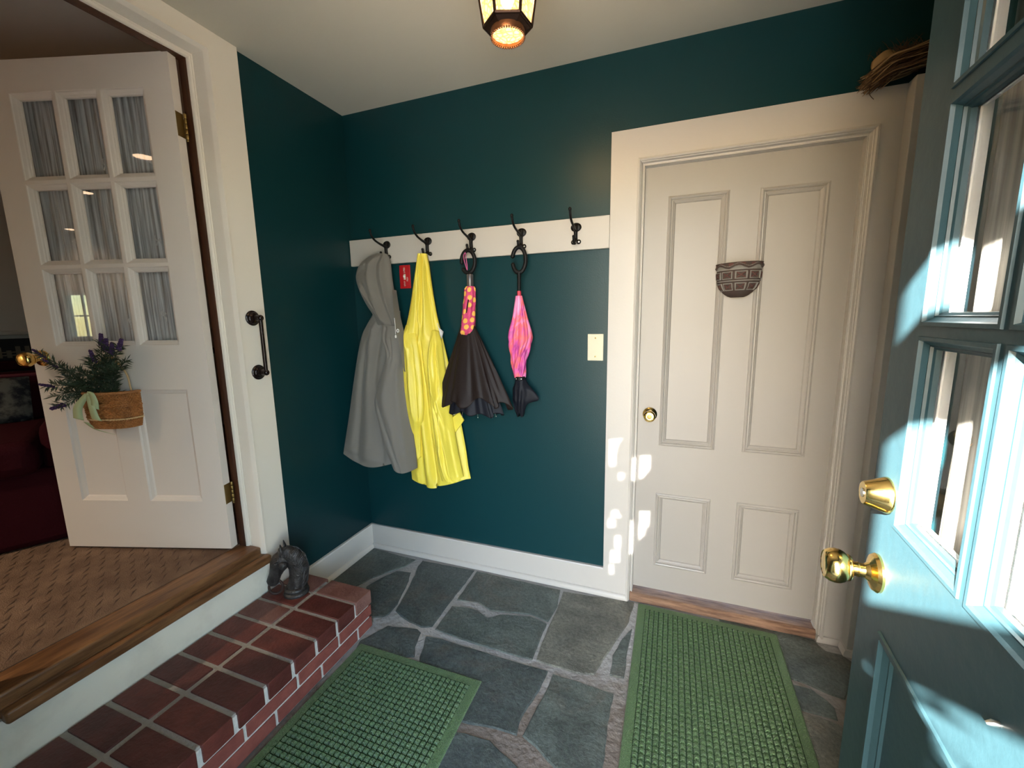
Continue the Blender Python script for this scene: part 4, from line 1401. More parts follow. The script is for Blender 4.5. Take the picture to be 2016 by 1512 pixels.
def hexpt(r, z, k):
    a = view_az + math.radians(30) + k * PI / 3
    return Vector((LX + r * math.cos(a), LY + r * math.sin(a), z))


R0, R1, Rt = 0.062, 0.088, 0.050
Z0, Z1 = LZ, LZ + 0.170
fr = MB()
for k in range(6):
    a, b = hexpt(R0, Z0, k), hexpt(R1, Z1, k)
    fr.tube([a, b], 0.0040, 8)
    fr.tube([hexpt(R0, Z0, k), hexpt(R0, Z0, k + 1)], 0.0042, 8)
    fr.tube([hexpt(R1, Z1, k), hexpt(R1, Z1, k + 1)], 0.0050, 8)
fr.loops([[hexpt(R0, Z0 - 0.001, k) for k in range(6)], [hexpt(0.0445, Z0 - 0.012, k) for k in range(6)], [hexpt(0.043, Z0 - 0.010, k) for k in range(6)], [hexpt(R0 - 0.004, Z0 + 0.003, k) for k in range(6)]], 0, True)
fr.loops([[hexpt(R1 + 0.004, Z1, k) for k in range(6)], [hexpt(R1 + 0.004, Z1 + 0.006, k) for k in range(6)], [hexpt(0.052, Z1 + 0.045, k) for k in range(6)], [hexpt(0.020, Z1 + 0.070, k) for k in range(6)], [hexpt(0.012, Z1 + 0.085, k) for k in range(6)]], 0, True, cap_last=True)
fr.build('frame', M_lant, lan, OLn, smooth=30)
for k in range(6):
    g = MB()
    a, b, c, d = hexpt(R0 * 0.985, Z0 + 0.002, k), hexpt(R0 * 0.985, Z0 + 0.002, k + 1), hexpt(R1 * 0.985, Z1 - 0.002, k + 1), hexpt(R1 * 0.985, Z1 - 0.002, k)
    inw = (Vector((LX, LY, 0)) - Vector(((a.x + b.x) / 2, (a.y + b.y) / 2, 0))).normalized() * 0.003
    g.loops([[a, b, c, d], [p + inw for p in (a, b, c, d)]], 0, True, cap_last=True, cap_first=True)
    g.build('glass_panel', M_amber, lan, OLn, smooth=0)
MB().lathe([(0.001, -0.014), (0.030, -0.0125), (0.0408, -0.010), (0.0408, -0.006), (0.001, -0.004)], (LX, LY, Z0 - 0.006), (0, 0, 1), 36).build('bottom_lens', M_amber, lan, OLn)
rg = MB()
n = 60
prof = [(0.0410, -0.004), (0.0410, -0.017), (0.0435, -0.019), (0.0450, -0.016), (0.0450, -0.004)]
for k in range(44):
    a = 2 * PI * k / 44
    rg.ball((LX + 0.0432 * math.cos(a), LY + 0.0432 * math.sin(a), Z0 - 0.0255), 0.0026, 8, 6)
n0 = len(rg.f)
rg.lathe(prof, (LX, LY, Z0 - 0.006), (0, 0, 1), 48)
rg.f = rg.f[:-2]
rg.m = rg.m[:-2]
rg.build('beaded_ring', mat('copper_ring', (0.40, 0.16, 0.07), 0.35, 0.9), lan, OLn)
bd = MB()
MB().tube([(LX, LY, Z1 + 0.08), (LX, LY, H - 0.02)], 0.006, 10).build('stem', M_lant, lan, OLn)
MB().lathe([(0.001, -0.022), (0.030, -0.022), (0.055, -0.010), (0.060, 0.0), (0.001, 0.0)], (LX, LY, H - 0.0005), (0, 0, 1), 30).build('ceiling_plate', M_lant, lan, OLn)
M_bulb = emission('lit_bulb', (1.0, 0.80, 0.50), 14)
MB().ball((LX, LY, Z0 + 0.065), (0.018, 0.018, 0.024), 16, 10).build('bulb', M_bulb, lan, OLn)
pt = bpy.data.lights.new('lantern_light', 'POINT')
pt.energy = 28
pt.color = (1.0, 0.76, 0.50)
pt.shadow_soft_size = 0.03
po = bpy.data.objects.new('lantern_light', pt)
COL.objects.link(po)
po.location = (LX, LY, Z0 + 0.125)

# ================================================================== WALL POCKET ON THE WHITE DOOR
pocket = thing('wall_pocket', 'half-round clay pot with carved squares hanging on the white door', 'wall planter', (1.965, 0.0, 1.61))
OW = Vector((1.965, 0.0, 1.61))
TILT = math.radians(1.0)
mb = MB()
nh, na = 110, 150
loopsW, mis = [], []


def pot_prof(h):
    """h = 0 rim ... 1 foot -> (radius, drop)"""
    r = interp([(0, 0.086), (0.10, 0.0865), (0.16, 0.082), (0.3, 0.0835), (0.5, 0.081), (0.7, 0.070), (0.85, 0.054), (0.95, 0.038), (1.0, 0.024)], h)
    return r, 0.137 * (1 - (1 - h) ** 1.08)


def pot_class(h, a):
    """material and relief at height h and angle a (0..1 across the half round)."""
    if h < 0.20:
        w = 0.105 + 0.040 * math.sin(a * 2 * PI * 3.6 + 0.6)
        if abs(h - w) < 0.026:
            return 0, 0.0040
        if h < 0.02:
            return 0, 0.0015
        if abs(h - w) < 0.040:
            return 1, 0.0018
        return (2 if h < w and math.sin(a * 40) > 0.2 else 0 if h < w else 1), 0.0
    for z0, z1, wd in ((0.22, 0.47, 0.205), (0.545, 0.80, 0.205)):
        if z0 <= h <= z1:
            f = ((a - 0.5) / wd + 0.5) % 1.0
            g = (h - z0) / (z1 - z0)
            e = min(f, 1 - f, g, 1 - g)
            if e < 0.07:
                return 0, -0.0015
            if e < 0.17:
                return 1, 0.0022
            x, y = (f - 0.5) * 2, (g - 0.5) * 2
            if abs(abs(x) - abs(y)) < 0.15 and math.hypot(x, y) < 0.80 or max(abs(x), abs(y)) < 0.16:
                return 2, 0.0022
            return 0, 0.0002
    if 0.47 < h < 0.545:
        return (1 if abs(h - 0.507) < 0.012 else 0), 0.0012 if abs(h - 0.507) < 0.02 else -0.001
    return 0, 0.0


for i in range(nh + 1):
    h = i / nh
    r, dz = pot_prof(h)
    L = []
    for k in range(na + 1):
        a = k / na
        _, rel = pot_class(min(h, 0.999), a)
        ang = PI + PI * a
        rr = r + rel
        L.append(Vector((1.965 + rr * math.cos(ang), 0.0065 + rr * 0.86 * math.sin(ang), 1.611 - dz + (rr * math.cos(ang)) * math.tan(TILT))))
    loopsW.append(L)
    if i < nh:
        for k in range(na):
            mis.append(pot_class((i + 0.5) / nh, (k + 0.5) / na)[0])
mb.loops(loopsW, mis, False)
rim_in = [Vector((1.965 + (p.x - 1.965) * 0.90, 0.0065 + (p.y - 0.0065) * 0.88, p.z - 0.002)) for p in loopsW[0]]
deep = [Vector((1.965 + (p.x - 1.965) * 0.72, 0.0065 + (p.y - 0.0065) * 0.70, p.z - 0.085)) for p in loopsW[0]]
mb.loops([loopsW[0], rim_in, deep], 0, False)
mb.add(loopsW[-1] + [loopsW[-1][0]], [tuple(range(na + 1))], 0)
back = [L[0] for L in loopsW] + [L[-1] for L in reversed(loopsW)]
mb.add(back, [tuple(range(len(back)))], 0)
mb.build('carved_bowl', [M_pot_c, M_pot_g, M_pot_r], pocket, OW, smooth=35, recalc=False)
MB().tube([(1.965, 0.0145, 1.604), (1.965, 0.006, 1.604)], 0.003, 8).build('hanging_nail', M_iron, pocket, OW)

# ================================================================== STRAW BUNDLE ON THE CASING
nestO = Vector((2.40, -0.045, ZC))
nest = thing('straw_bundle', 'bundle of dried straw and husk on the white door casing corner', 'dried bundle', nestO)
for mi, nm, cnt in ((0, 'pale_straw', 46), (1, 'dark_straw', 120), (2, 'brown_straw', 90)):
    mb = MB()
    for k in range(cnt):
        y = -0.052 + rng.gauss(0, 0.028)
        y = max(-0.105, min(-0.018, y))
        zb = rng.uniform(0, 0.062)
        xa = 2.318 + rng.gauss(0, 0.012)
        xb = 2.475 + rng.uniform(-0.02, 0.012)
        zs = 0.004 + zb
        droop = rng.uniform(0, 0.03) if y < -0.03 else 0
        if y > -0.027 or True:
            za = max(ZC + zs * 0.75 - droop, ZC + 0.003 if y > -0.030 else 0)
        pts = smooth_curve([(xa, y, za - 0.012 * (y < -0.035)), (xa + 0.05, y - 0.004, ZC + zs * 0.95 + 0.004), (xa + 0.10, y, ZC + zs + 0.014), (xb, y + 0.006, ZC + zs + rng.uniform(0.02, 0.045))], 3)
        r = rng.uniform(0.0010, 0.0026)
        mb.tube(pts, [r * 0.6] + [r] * (len(pts) - 2) + [r * 0.5], 5)
    mb.build(nm, M_straw[mi], nest, nestO)
mb = MB()
for k in range(220):                      # frizzy dark tuft on top
    a = rng.uniform(0, 2 * PI)
    c0 = Vector((2.405 + rng.gauss(0, 0.028), -0.05 + rng.gauss(0, 0.016), ZC + 0.075 + rng.uniform(-0.02, 0.02)))
    d_ = Vector((math.cos(a) * 0.03, math.sin(a) * 0.012, rng.uniform(0.0, 0.045)))
    mb.tube([c0, c0 + d_ * 0.5 + Vector((0, 0, 0.006)), c0 + d_], [0.0009, 0.0008, 0.0004], 4)
mb.build('frizzy_tuft', M_straw[1], nest, nestO)
mb = MB()
L = []
for i in range(17):
    t = i / 16
    r = 0.030 * math.sin(PI * min(1, 0.08 + t * 0.95)) ** 0.6
    c_ = Vector((2.322 + 0.075 * t, -0.062 + 0.01 * t, ZC + 0.060 + 0.030 * t * t - 0.004 * t))
    L.append([c_ + Vector((0, r * 0.7 * math.cos(a), r * math.sin(a) * (1 + 0.15 * math.sin(3 * a + 5 * t)))) for a in [2 * PI * k / 24 for k in range(24)]])
mb.loops(L, 0, True, True, True)
mb.build('husk', M_husk, nest, nestO, smooth=60)
mb = MB().tube(smooth_curve([(2.318, -0.085, ZC + 0.004), (2.313, -0.090, ZC - 0.024), (2.316, -0.090, ZC - 0.046), (2.328, -0.090, ZC - 0.062)], 5), 0.0011, 6)
mb.build('loose_strand', M_straw[1], nest, nestO)

# ================================================================== WALL BASKET WITH LAVENDER (on the glazed door)
def at2(x, y, z):
    """door_2 local -> world; y towards the viewer, z absolute."""
    q = B2 + d2 * (x * S2) + y2 * (y * S2)
    return Vector((q.x, q.y, 1.4 + (z - 1.4) * S2))


BX0, BX1, BZ0, BZ1 = 0.318, 0.532, 0.966, 1.118
bcx = (BX0 + BX1) / 2
OB = at2(bcx, 0.0, BZ0)
bask = thing('wall_basket', 'woven half-round basket hanging on the glazed inner door', 'basket', OB)
mb = MB()
na, nh = 168, 40
L = []
for i in range(nh + 1):
    h = i / nh
    z = BZ0 + (BZ1 - BZ0) * h
    hw = (BX1 - BX0) / 2 * (0.86 + 0.14 * min(1, h * 2.2) ** 0.6)
    dp = 0.082 * (0.84 + 0.16 * min(1, h * 2))
    row = []
    for k in range(na + 1):
        a = PI * k / na
        wv = 0.0030 * math.sin(k * PI / 3.0 + (PI if ((i // 2) % 2) else 0)) + 0.0016 * (1 if i % 2 else -1)
        if h in (0, 1):
            wv = 0
        if 0.30 < h < 0.36 or 0.62 < h < 0.66:
            wv += 0.003
        ca, sa = math.cos(a), math.sin(a)
        sx = math.copysign(abs(ca) ** 0.7, ca)
        row.append(at2(bcx + (hw + wv) * sx, 0.003 + (dp + wv) * sa ** 0.7 if sa > 0 else 0.003, z))
    L.append(row)
mb.loops(L, 0, False)
mb.add(L[0], [tuple(range(na + 1))])
bk = [r[0] for r in L] + [r[-1] for r in reversed(L)]
mb.add(bk, [tuple(range(len(bk)))])
mb.build('woven_body', M_wicker, bask, OB, smooth=25, recalc=False)
rm = MB().tube([p + Vector((0, 0, 0.002)) for p in L[-1]], 0.0048, 8)
for k in range(0, na, 3):
    p = L[-1][k]
    rm.ball(p + Vector((0, 0, 0.002)), 0.0062, 8, 6)
rm.build('rim', M_wicker, bask, OB)
MB().tube(L[11], 0.0035, 6).build('pale_band', M_wicker_pale, bask, OB)
hp = smooth_curve([at2(BX0 + 0.010, 0.030, BZ1 - 0.022), at2(BX0 + 0.014, 0.030, BZ1 + 0.02), at2(BX0 + 0.034, 0.022, BZ1 + 0.085), at2(bcx, 0.014, BZ1 + 0.15), at2(BX1 - 0.04, 0.020, BZ1 + 0.09), at2(BX1 - 0.012, 0.030, BZ1 - 0.02)], 6)
MB().tube(hp, 0.0052, 8, flat=0.5).build('handle', M_wicker_pale, bask, OB)


def ribbon(path, w0, w1, nm, par):
    """flat satin strip along path (local door x, y, z)."""
    mb = MB()
    P = smooth_curve(path, 6)
    A, Bq = [], []
    for i, p in enumerate(P):
        t = i / (len(P) - 1)
        w = w0 + (w1 - w0) * t
        A.append(at2(p.x - w * 0.5, p.y, p.z - w * 0.15))
        Bq.append(at2(p.x + w * 0.5, p.y + 0.004, p.z + w * 0.15))
    mb.loops([A, Bq], 0, False)
    o = mb.build(nm, M_ribbon, par, OB, smooth=60, recalc=False)
    o.modifiers.new('thickness', 'SOLIDIFY').thickness = 0.0012
    return o


bow = MB().ball(at2(0.452, 0.090, 1.120), (0.012, 0.010, 0.012), 12, 8).build('bow_knot', M_ribbon, bask, OB)
ribbon([(0.455, 0.092, 1.122), (0.480, 0.096, 1.095), (0.508, 0.094, 1.060), (0.515, 0.092, 1.015)], 0.020, 0.040, 'ribbon_tail', bask)
ribbon([(0.450, 0.094, 1.120), (0.442, 0.098, 1.080), (0.436, 0.096, 1.030), (0.432, 0.094, 1.012)], 0.018, 0.038, 'ribbon_tail', bask)
ribbon([(0.447, 0.092, 1.122), (0.430, 0.102, 1.130), (0.424, 0.098, 1.095), (0.430, 0.095, 1.060)], 0.018, 0.030, 'ribbon_loop', bask)
ribbon([(0.500, 0.080, 1.000), (0.485, 0.060, 0.965), (0.455, 0.045, 0.945), (0.430, 0.040, 0.935)], 0.016, 0.020, 'ribbon_tail', bask)

OL = at2(bcx, 0.045, BZ1)
lav = thing('lavender_bouquet', 'dark green lavender stems with purple spikes in the wall basket', 'lavender', OL)
stems = MB()
tips = []
rl = random.Random(21)
STEMS = [(0.655, 0.075, 1.285), (0.600, 0.085, 1.245), (0.640, 0.08, 1.155), (0.620, 0.085, 1.110), (0.395, 0.06, 1.335), (0.372, 0.065, 1.315), (0.345, 0.07, 1.300), (0.318, 0.06, 1.315), (0.420, 0.08, 1.270), (0.300, 0.06, 1.255), (0.360, 0.09, 1.235), (0.500, 0.08, 1.220), (0.455, 0.07, 1.255), (0.560, 0.08, 1.190), (0.540, 0.095, 1.150), (0.410, 0.10, 1.200), (0.330, 0.08, 1.230), (0.475, 0.10, 1.165), (0.595, 0.09, 1.070)]
for (x, y, z) in STEMS:
    b0 = Vector((bcx + (x - bcx) * 0.35, 0.045, BZ1 - 0.06))
    m0 = Vector((bcx + (x - bcx) * 0.55, 0.055 + y * 0.1, BZ1 + (z - BZ1) * 0.45 + 0.01))
    e0 = Vector((x, y, z))
    P = smooth_curve([b0, m0, e0], 8)
    stems.tube([at2(*p) for p in P], 0.0016, 5)
    for i in range(3, len(P)):
        for k in range(7):
            p = P[i - 1].lerp(P[i], rl.random())
            if i > len(P) - 3 and rl.random() < 0.5:
                continue
            dirv = (P[i] - P[i - 1]).normalized()
            side = Vector((rl.gauss(0, 1), rl.gauss(0, 0.6), rl.gauss(0, 1)))
            side = (side - dirv * side.dot(dirv)).normalized()
            ln = rl.uniform(0.022, 0.044)
            q = p + (dirv * 0.55 + side * 0.8) * ln
            q.y = max(q.y, 0.012)
            md_ = (p + q) * 0.5 + dirv * 0.004
            w = rl.uniform(0.0016, 0.0030)
            sd = dirv.cross(side).normalized() * w
            stems.add([at2(*(p)), at2(*(md_ + sd)), at2(*q), at2(*(md_ - sd))], [(0, 1, 2), (0, 2, 3)])
tag(stems.build('foliage', M_leaf, lav, OL, smooth=0, recalc=False), None, None)
for (x, y, z) in [STEMS[i] for i in (0, 1, 2, 4, 5, 6, 7, 8, 18)]:
    fs_ = MB()
    e0 = Vector((x, y, z))
    b0 = Vector((bcx + (x - bcx) * 0.55, 0.06, BZ1 + (z - BZ1) * 0.45))
    dv = (e0 - b0).normalized()
    for k in range(34):
        t = k / 34
        a = k * 2.4
        off = Vector((math.cos(a), 0.7 * math.sin(a), 0.6 * math.sin(a + 1))) * (0.0080 * (1 - 0.55 * t))
        c_ = e0 + dv * (t * 0.050 - 0.018) + off
        c_.y = max(c_.y, 0.012)
        fs_.ball(at2(*c_), (0.0036, 0.0036, 0.0046), 6, 5)
    fs_.build('flower_spike', M_flower, lav, OL)

# ================================================================== CAST IRON HORSE HEAD
horseO = Vector((0.162, -0.715, ZS + 0.0012))
HS = 1.0
hd = Vector((-0.86, -0.51, 0)).normalized()          # the way the muzzle points
hl = Vector((-hd.y, hd.x, 0))                           # its left
horse = thing('horse_head_hitch', 'black cast iron horse head with ring on the brick step', 'horse head figure', horseO)


def hp_(f, l, z):
    return horseO + hd * f + hl * l + Vector((0, 0, z))


def sweep(mb, secs, seg=24):
    """secs = [(f, z, half depth, half width, tilt)]: elliptical rings; tilt = direction angle of the axis in the f-z plane."""
    loops = []
    for (f, z, hdp, hw, tl) in secs:
        nx, nz = -math.sin(tl), math.cos(tl)
        ring = []
        for k in range(seg):
            a = 2 * PI * k / seg
            ring.append(hp_(f + nx * hdp * math.cos(a), hw * math.sin(a), z + nz * hdp * math.cos(a)))
        loops.append(ring)
    mb.loops(loops, 0, True, True, True)


mb = MB()
mb.lathe([(0.001, 0.0), (0.052, 0.0), (0.053, 0.006), (0.051, 0.012), (0.045, 0.016), (0.045, 0.022), (0.048, 0.026), (0.046, 0.032), (0.040, 0.037), (0.001, 0.040)], horseO, (0, 0, 1), 40)
mb.build('base', M_castiron, horse, horseO)
mb = MB()
V2 = math.radians
# neck rises from the base and arches forward
sweep(mb, [(0.000, 0.030, 0.039, 0.037, V2(90)), (-0.006, 0.060, 0.034, 0.033, V2(92)), (-0.012, 0.090, 0.034, 0.030, V2(95)), (-0.016, 0.120, 0.038, 0.029, V2(90)), (-0.012, 0.150, 0.042, 0.028, V2(72)), (0.000, 0.176, 0.042, 0.027, V2(48)),
           (0.022, 0.193, 0.038, 0.027, V2(18)), (0.046, 0.191, 0.032, 0.025, V2(-18))], 28)
# head: poll, brow, cheek, nose, muzzle
HF = 0.016
sweep(mb, [(f_ + HF, z_, a_, b_, t_) for f_, z_, a_, b_, t_ in [(0.000, 0.192, 0.022, 0.018, V2(-40)), (0.014, 0.184, 0.038, 0.026, V2(-48)), (0.030, 0.167, 0.043, 0.031, V2(-55)), (0.044, 0.147, 0.040, 0.030, V2(-61)), (0.055, 0.124, 0.031, 0.026, V2(-65)), (0.064, 0.102, 0.026, 0.022, V2(-67)),
           (0.072, 0.082, 0.026, 0.0215, V2(-69)), (0.078, 0.066, 0.026, 0.0225, V2(-70)), (0.081, 0.055, 0.019, 0.019, V2(-72)), (0.082, 0.049, 0.008, 0.010, V2(-72))]], 28)
for s in (-1, 1):
    mb.ball(hp_(0.062, s * 0.0280, 0.164), 0.0062, 12, 8)                    # eyes
    mb.tube([hp_(0.050, s * 0.0260, 0.177), hp_(0.062, s * 0.0300, 0.1745), hp_(0.073, s * 0.0240, 0.164)], [0.003, 0.0045, 0.003], 8)   # brow ridge
    mb.ball(hp_(0.036, s * 0.023, 0.152), (0.019, 0.019, 0.021), 14, 10)      # cheek
    mb.ball(hp_(0.098, s * 0.0150, 0.070), 0.0045, 10, 8)                    # nostril rim
    mb.tube([hp_(0.072, s * 0.0235, 0.108), hp_(0.080, s * 0.0215, 0.084), hp_(0.084, s * 0.021, 0.066)], [0.002, 0.003, 0.002], 8)
mb.build('head', M_castiron, horse, horseO, smooth=60)
for s in (-1, 1):
    er = MB()
    ring = []
    for (f, l, z, r) in [(0.010, 0.016, 0.200, 0.010), (0.013, 0.020, 0.215, 0.0125), (0.016, 0.021, 0.231, 0.010), (0.018, 0.0205, 0.247, 0.005), (0.019, 0.020, 0.254, 0.0008)]:
        ring.append([hp_(f + r * 0.55 * math.cos(a), s * l + r * math.sin(a), z) for a in [2 * PI * k / 14 for k in range(14)]])
    er.loops([[p + hd * 0.022 - Vector((0, 0, 0.004)) for p in L_] for L_ in ring], 0, True, True, True)
    er.build('ear', M_castiron, horse, horseO, smooth=60)
mn = MB()
for k in range(34):
    t = k / 33
    # crest line down the back of the neck
    cf = interp([(0, 0.018), (0.2, -0.018), (0.4, -0.048), (0.65, -0.060), (1.0, -0.048)], t)
    cz = interp([(0, 0.226), (0.2, 0.216), (0.4, 0.180), (0.65, 0.120), (1.0, 0.050)], t)
    for s in (-1, 1):
        mn.tube(smooth_curve([hp_(cf, s * 0.004, cz), hp_(cf + 0.010, s * 0.018, cz - 0.010), hp_(cf + 0.020 + 0.006 * math.sin(k), s * 0.029, cz - 0.032)], 3), [0.0042, 0.0042, 0.0042, 0.004, 0.0036, 0.003, 0.0018], 6)
mn.build('mane', M_castiron, horse, horseO, smooth=60)
rg = MB()
rg.tube([hp_(0.084 + 0.027 * math.sin(a), 0.004 * math.sin(a), 0.0385 + 0.033 * math.cos(a)) for a in [2 * PI * k / 36 for k in range(37)]], 0.0055, 10, cap=False)
rg.build('hitching_ring', mat('rusty_iron', (0.055, 0.030, 0.024), 0.5, 0.3, bump=(80, 0.3)), horse, horseO)

# ================================================================== LIVING ROOM THINGS
arm = thing('armchair', 'burgundy upholstered armchair in the dim raised room', 'armchair', (-1.45, -1.15, 0.406))
OA = (-1.45, -1.15, 0.406)
ROT = Matrix.Rotation(math.radians(-28), 4, 'Z')


def ra(x, y, z):
    q = ROT @ Vector((x, y, 0))
    return Vector((-1.45 + q.x, -1.15 + q.y, z))


# chair local: +x faces the doorway
MB().box(-0.42, 0.40, -0.46, 0.46, 0.407, 0.76, 0, ra).build('seat_base', M_burg, arm, OA, bevel=0.03, bseg=3)
MB().box(-0.36, 0.43, -0.34, 0.34, 0.74, 0.90, 0, ra).build('seat_cushion', M_burg, arm, OA, bevel=0.05, bseg=4)
for s in (-1, 1):
    mb = MB().box(-0.42, 0.38, s * 0.44 - 0.10, s * 0.44 + 0.10, 0.42, 0.98, 0, ra)
    mb.build('armrest', M_burg, arm, OA, bevel=0.07, bseg=4)
MB().box(-0.47, -0.33, -0.46, 0.46, 0.42, 1.155, 0, ra).build('backrest', M_burg, arm, OA, bevel=0.07, bseg=4)
MB().tube([ra(-0.35, -0.42, 1.135), ra(-0.35, 0.42, 1.135)], 0.010, 8).build('piping', M_burg_l, arm, OA)
pil = MB()
rows = []
for i in range(15):
    row = []
    for j in range(15):
        u, v = i / 14 * 2 - 1, j / 14 * 2 - 1
        b = 0.055 * (1 - u ** 4) ** 0.5 * (1 - v ** 4) ** 0.5
        row.append((u, v, b))
    rows.append(row)
for sgn in (1, -1):
    pil.loops([[ra(-0.25 + sgn * b + 0.05 * v * -1, u * 0.26, 1.015 + v * 0.115) for (u, v, b) in row] for row in rows], 0, False)
po_ = pil.build('throw_pillow', M_pillow, None, tuple(ra(-0.25, 0, 0.90)), smooth=60)
tag(po_, 'dark blue-grey patterned pillow on the burgundy armchair', 'pillow')
cab = thing('tapestry_bench', 'dark bench with a fence-patterned tapestry panel behind the armchair', 'bench', (-2.28, -0.9, 0.406))
OT = (-2.28, -0.9, 0.406)
MB().box(-2.41, -2.16, -2.1, 0.6, 0.407, 1.13).build('cabinet', M_tap, cab, OT, bevel=0.01)
MB().box(-2.41, -2.15, -2.12, 0.62, 1.13, 1.19).build('burgundy_top', M_burg, cab, OT, bevel=0.01)
pn = MB().box(-2.30, -2.24, -2.1, 0.6, 1.19, 1.325)
tp = pn.build('tapestry_panel', M_tap, cab, OT, bevel=0.004)
ft = MB()
y = -2.05
rt = random.Random(9)
while y < 0.55:
    ft.box(-2.2405, -2.237, y, y + 0.022, 1.205, 1.245 + rt.uniform(0, 0.035))
    y += 0.042
ft.box(-2.2405, -2.2375, -2.08, 0.58, 1.217, 1.225).box(-2.2405, -2.2375, -2.08, 0.58, 1.236, 1.244)
ft.build('pale_fence_pattern', M_tap_l, tp, OT, smooth=0)
mb = MB().box(-2.42, -2.395, -2.2, 1.1, 1.345, 1.375)
structure(mb, 'trim_8', M_inwall, 'beige chair rail moulding on the far wall', 'trim', bevel=0.006)
M_lamp = emission('recessed_lamp_glow', (1.0, 0.66, 0.40), 16)


def mirrored(u, v, zc):
    """Ceiling point whose mirror image in the glazed door's panes is seen at pixel u, v."""
    nrm = Vector((y2.x, y2.y, 0)).normalized()
    p0 = B2 + nrm * (-0.0215 * S2)
    d_ = ray(u, v)
    q = CAM_O + d_ * ((p0 - CAM_O).dot(nrm) / d_.dot(nrm))
    r = d_ - 2 * d_.dot(nrm) * nrm
    return q + r * ((zc - q.z) / r.z)


for i, (x, y, lab) in enumerate(((*mirrored(283, 309, 2.755)[:2], 'recessed ceiling lamp nearest the glazed inner door'), (*mirrored(166, 379, 2.755)[:2], 'middle recessed ceiling lamp mirrored in the glazed door'), (*mirrored(141, 452, 2.755)[:2], 'farthest recessed ceiling lamp, near the window'))):
    t = thing('recessed_lamp', lab, 'ceiling lamp', (x, y, 2.76), 'recessed ceiling lamps')
    tr_ = MB().lathe([(0.07, 0.0), (0.07, -0.006), (0.085, -0.006), (0.088, 0.0)], (x, y, 2.7595), (0, 0, 1), 28)
    tr_.f, tr_.m = tr_.f[:-2], tr_.m[:-2]
    tr_.build('trim_ring', M_white, t, (x, y, 2.76))
    MB().lathe([(0.001, -0.0045), (0.068, -0.0045), (0.068, -0.001), (0.001, -0.001)], (x, y, 2.7595), (0, 0, 1), 28).build('lamp_disc', M_lamp, t, (x, y, 2.76))
    sp = bpy.data.lights.new('recessed_light', 'SPOT')
    sp.energy = 190
    sp.color = (1.0, 0.78, 0.55)
    sp.spot_size = math.radians(120)
    sp.spot_blend = 0.6
    sp.shadow_soft_size = 0.06
    so = bpy.data.objects.new('recessed_light', sp)
    COL.objects.link(so)
    so.location = (x, y, 2.745)

# ================================================================== UNSEEN PORCH AND SHRUB, ADDED TO SHADE THE SUN
mb = MB()
mb.box(-0.0, 3.6, -3.06, -2.065, 2.62, 2.72)          # unseen porch roof, added to cut the high sky light
mb.box(1.00, 3.6, -3.04, -2.99, 2.345, 2.495)        # porch beam
mb.box(1.00, 3.6, -3.04, -2.99, 1.915, 2.005)        # lower rail
mb.box(0.35, 1.085, -3.05, -2.98, -0.1, 2.70)        # side panel added to block sun from the back wall
mb.box(1.085, 1.205, -3.04, -2.99, -0.1, 1.86)       # low boards added to make the shrub's shadow solid
structure(mb, 'trim_9', M_trim, 'unseen cream porch frame and boards added to shade the entry', 'porch frame', smooth=0)
sh = thing('shading_shrub', 'leafy green shrub out of view, shaped to shade the blue door', 'shrub', (1.12, -2.88, -0.04))  # added out of view; leaves placed to cast a ragged shadow
OSh = (1.12, -2.88, -0.04)
mb = MB()
rs = random.Random(31)
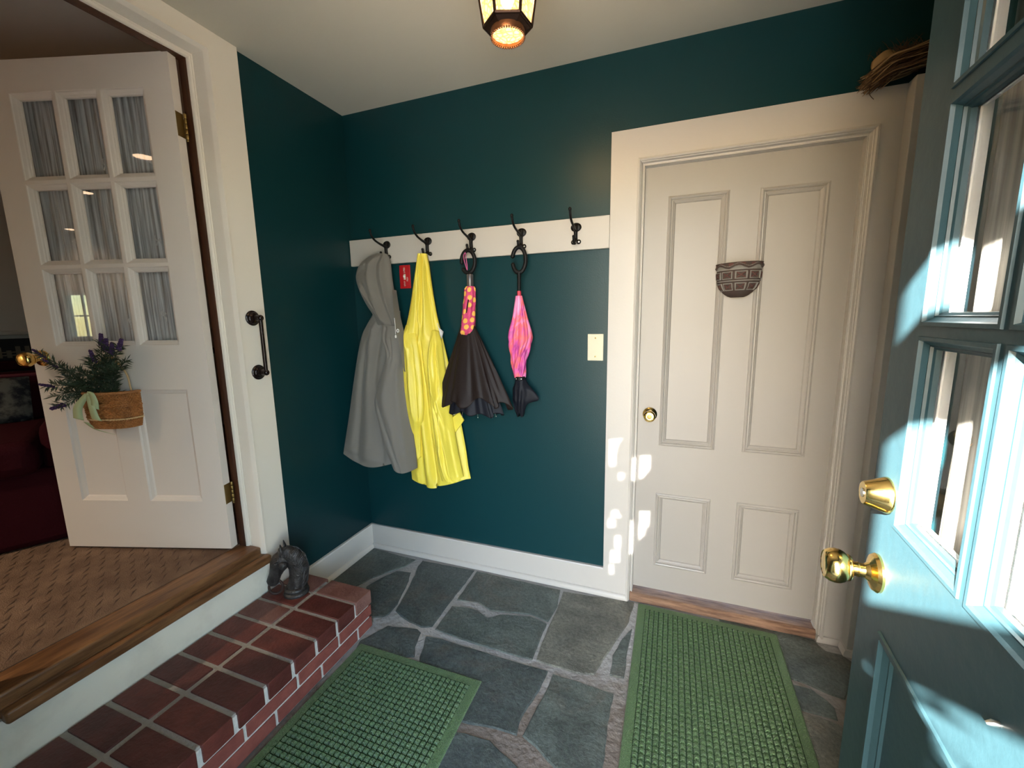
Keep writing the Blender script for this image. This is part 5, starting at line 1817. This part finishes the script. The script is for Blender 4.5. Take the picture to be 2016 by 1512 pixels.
for k in range(2600):
    x = min(1.27, max(1.0, rs.gauss(1.14, 0.075)))
    z = rs.uniform(0.25, 1.92 - 0.7 * abs(x - 1.12))
    y = -2.88 + rs.gauss(0, 0.06)
    a, b = rs.uniform(0, 2 * PI), rs.uniform(-0.8, 0.8)
    u_ = Vector((math.cos(a), math.sin(a), b)).normalized() * 0.035
    w_ = u_.cross(Vector((rs.gauss(0, 1), rs.gauss(0, 1), 1))).normalized() * 0.014
    c_ = Vector((x, y, z))
    mb.add([c_ - u_, c_ + w_, c_ + u_, c_ - w_], [(0, 1, 2, 3)])
mb.build('foliage', M_shrub, sh, OSh, smooth=0, recalc=False)
MB().tube([(1.12, -2.88, -0.04), (1.12, -2.88, 0.9), (1.11, -2.87, 1.6)], [0.03, 0.022, 0.008], 8).build('stem', M_jamb, sh, OSh)
MB().lathe([(0.001, 0), (0.12, 0), (0.16, 0.26), (0.165, 0.28), (0.145, 0.28), (0.14, 0.22), (0.001, 0.22)], (1.12, -2.88, -0.04), (0, 0, 1), 28).build('pot', M_pot_c, sh, OSh)

# ================================================================== ADDED LAMPS IMITATING SUN BOUNCED OFF THE BLUE DOOR'S PANES
N3 = Vector((y3.x, y3.y, 0)).normalized()
BOUNCE = (SUN_DIR - 2 * SUN_DIR.dot(N3) * N3).normalized()


def bounce_lamp(u, v, w, h, power):
    """Added narrow lamp at a pane, imitating reflected sun on the back wall; w, h across the beam in metres."""
    spot = px(u, v, 1, -0.0)
    t = (P3 - Vector((spot.x, spot.y, P3.z))).dot(N3) / (-BOUNCE).dot(N3)
    src = spot - BOUNCE * (t - 0.02)
    area('pane_bounce_lamp', src, BOUNCE, w, h, power * w * h, (1.0, 0.98, 0.94), spread=math.radians(0.6))


for g in [(1272, 918, 0.050, 0.105, 1), (1271, 1022, 0.050, 0.075, 1), (1266, 1050, 0.034, 0.060, 1), (1247, 925, 0.030, 0.10, 1), (1243, 1058, 0.030, 0.155, 1), (1212, 880, 0.065, 0.060, 1), (1204, 905, 0.030, 0.060, 1), (1223, 939, 0.035, 0.028, 1),
          (1213, 1012, 0.050, 0.032, 1), (1202, 1030, 0.034, 0.038, 1), (1216, 1068, 0.036, 0.060, 1), (1209, 1095, 0.044, 0.055, 1), (1202, 1120, 0.022, 0.045, 1)]:
    bounce_lamp(g[0], g[1], g[2], g[3], 9.0 * g[4])
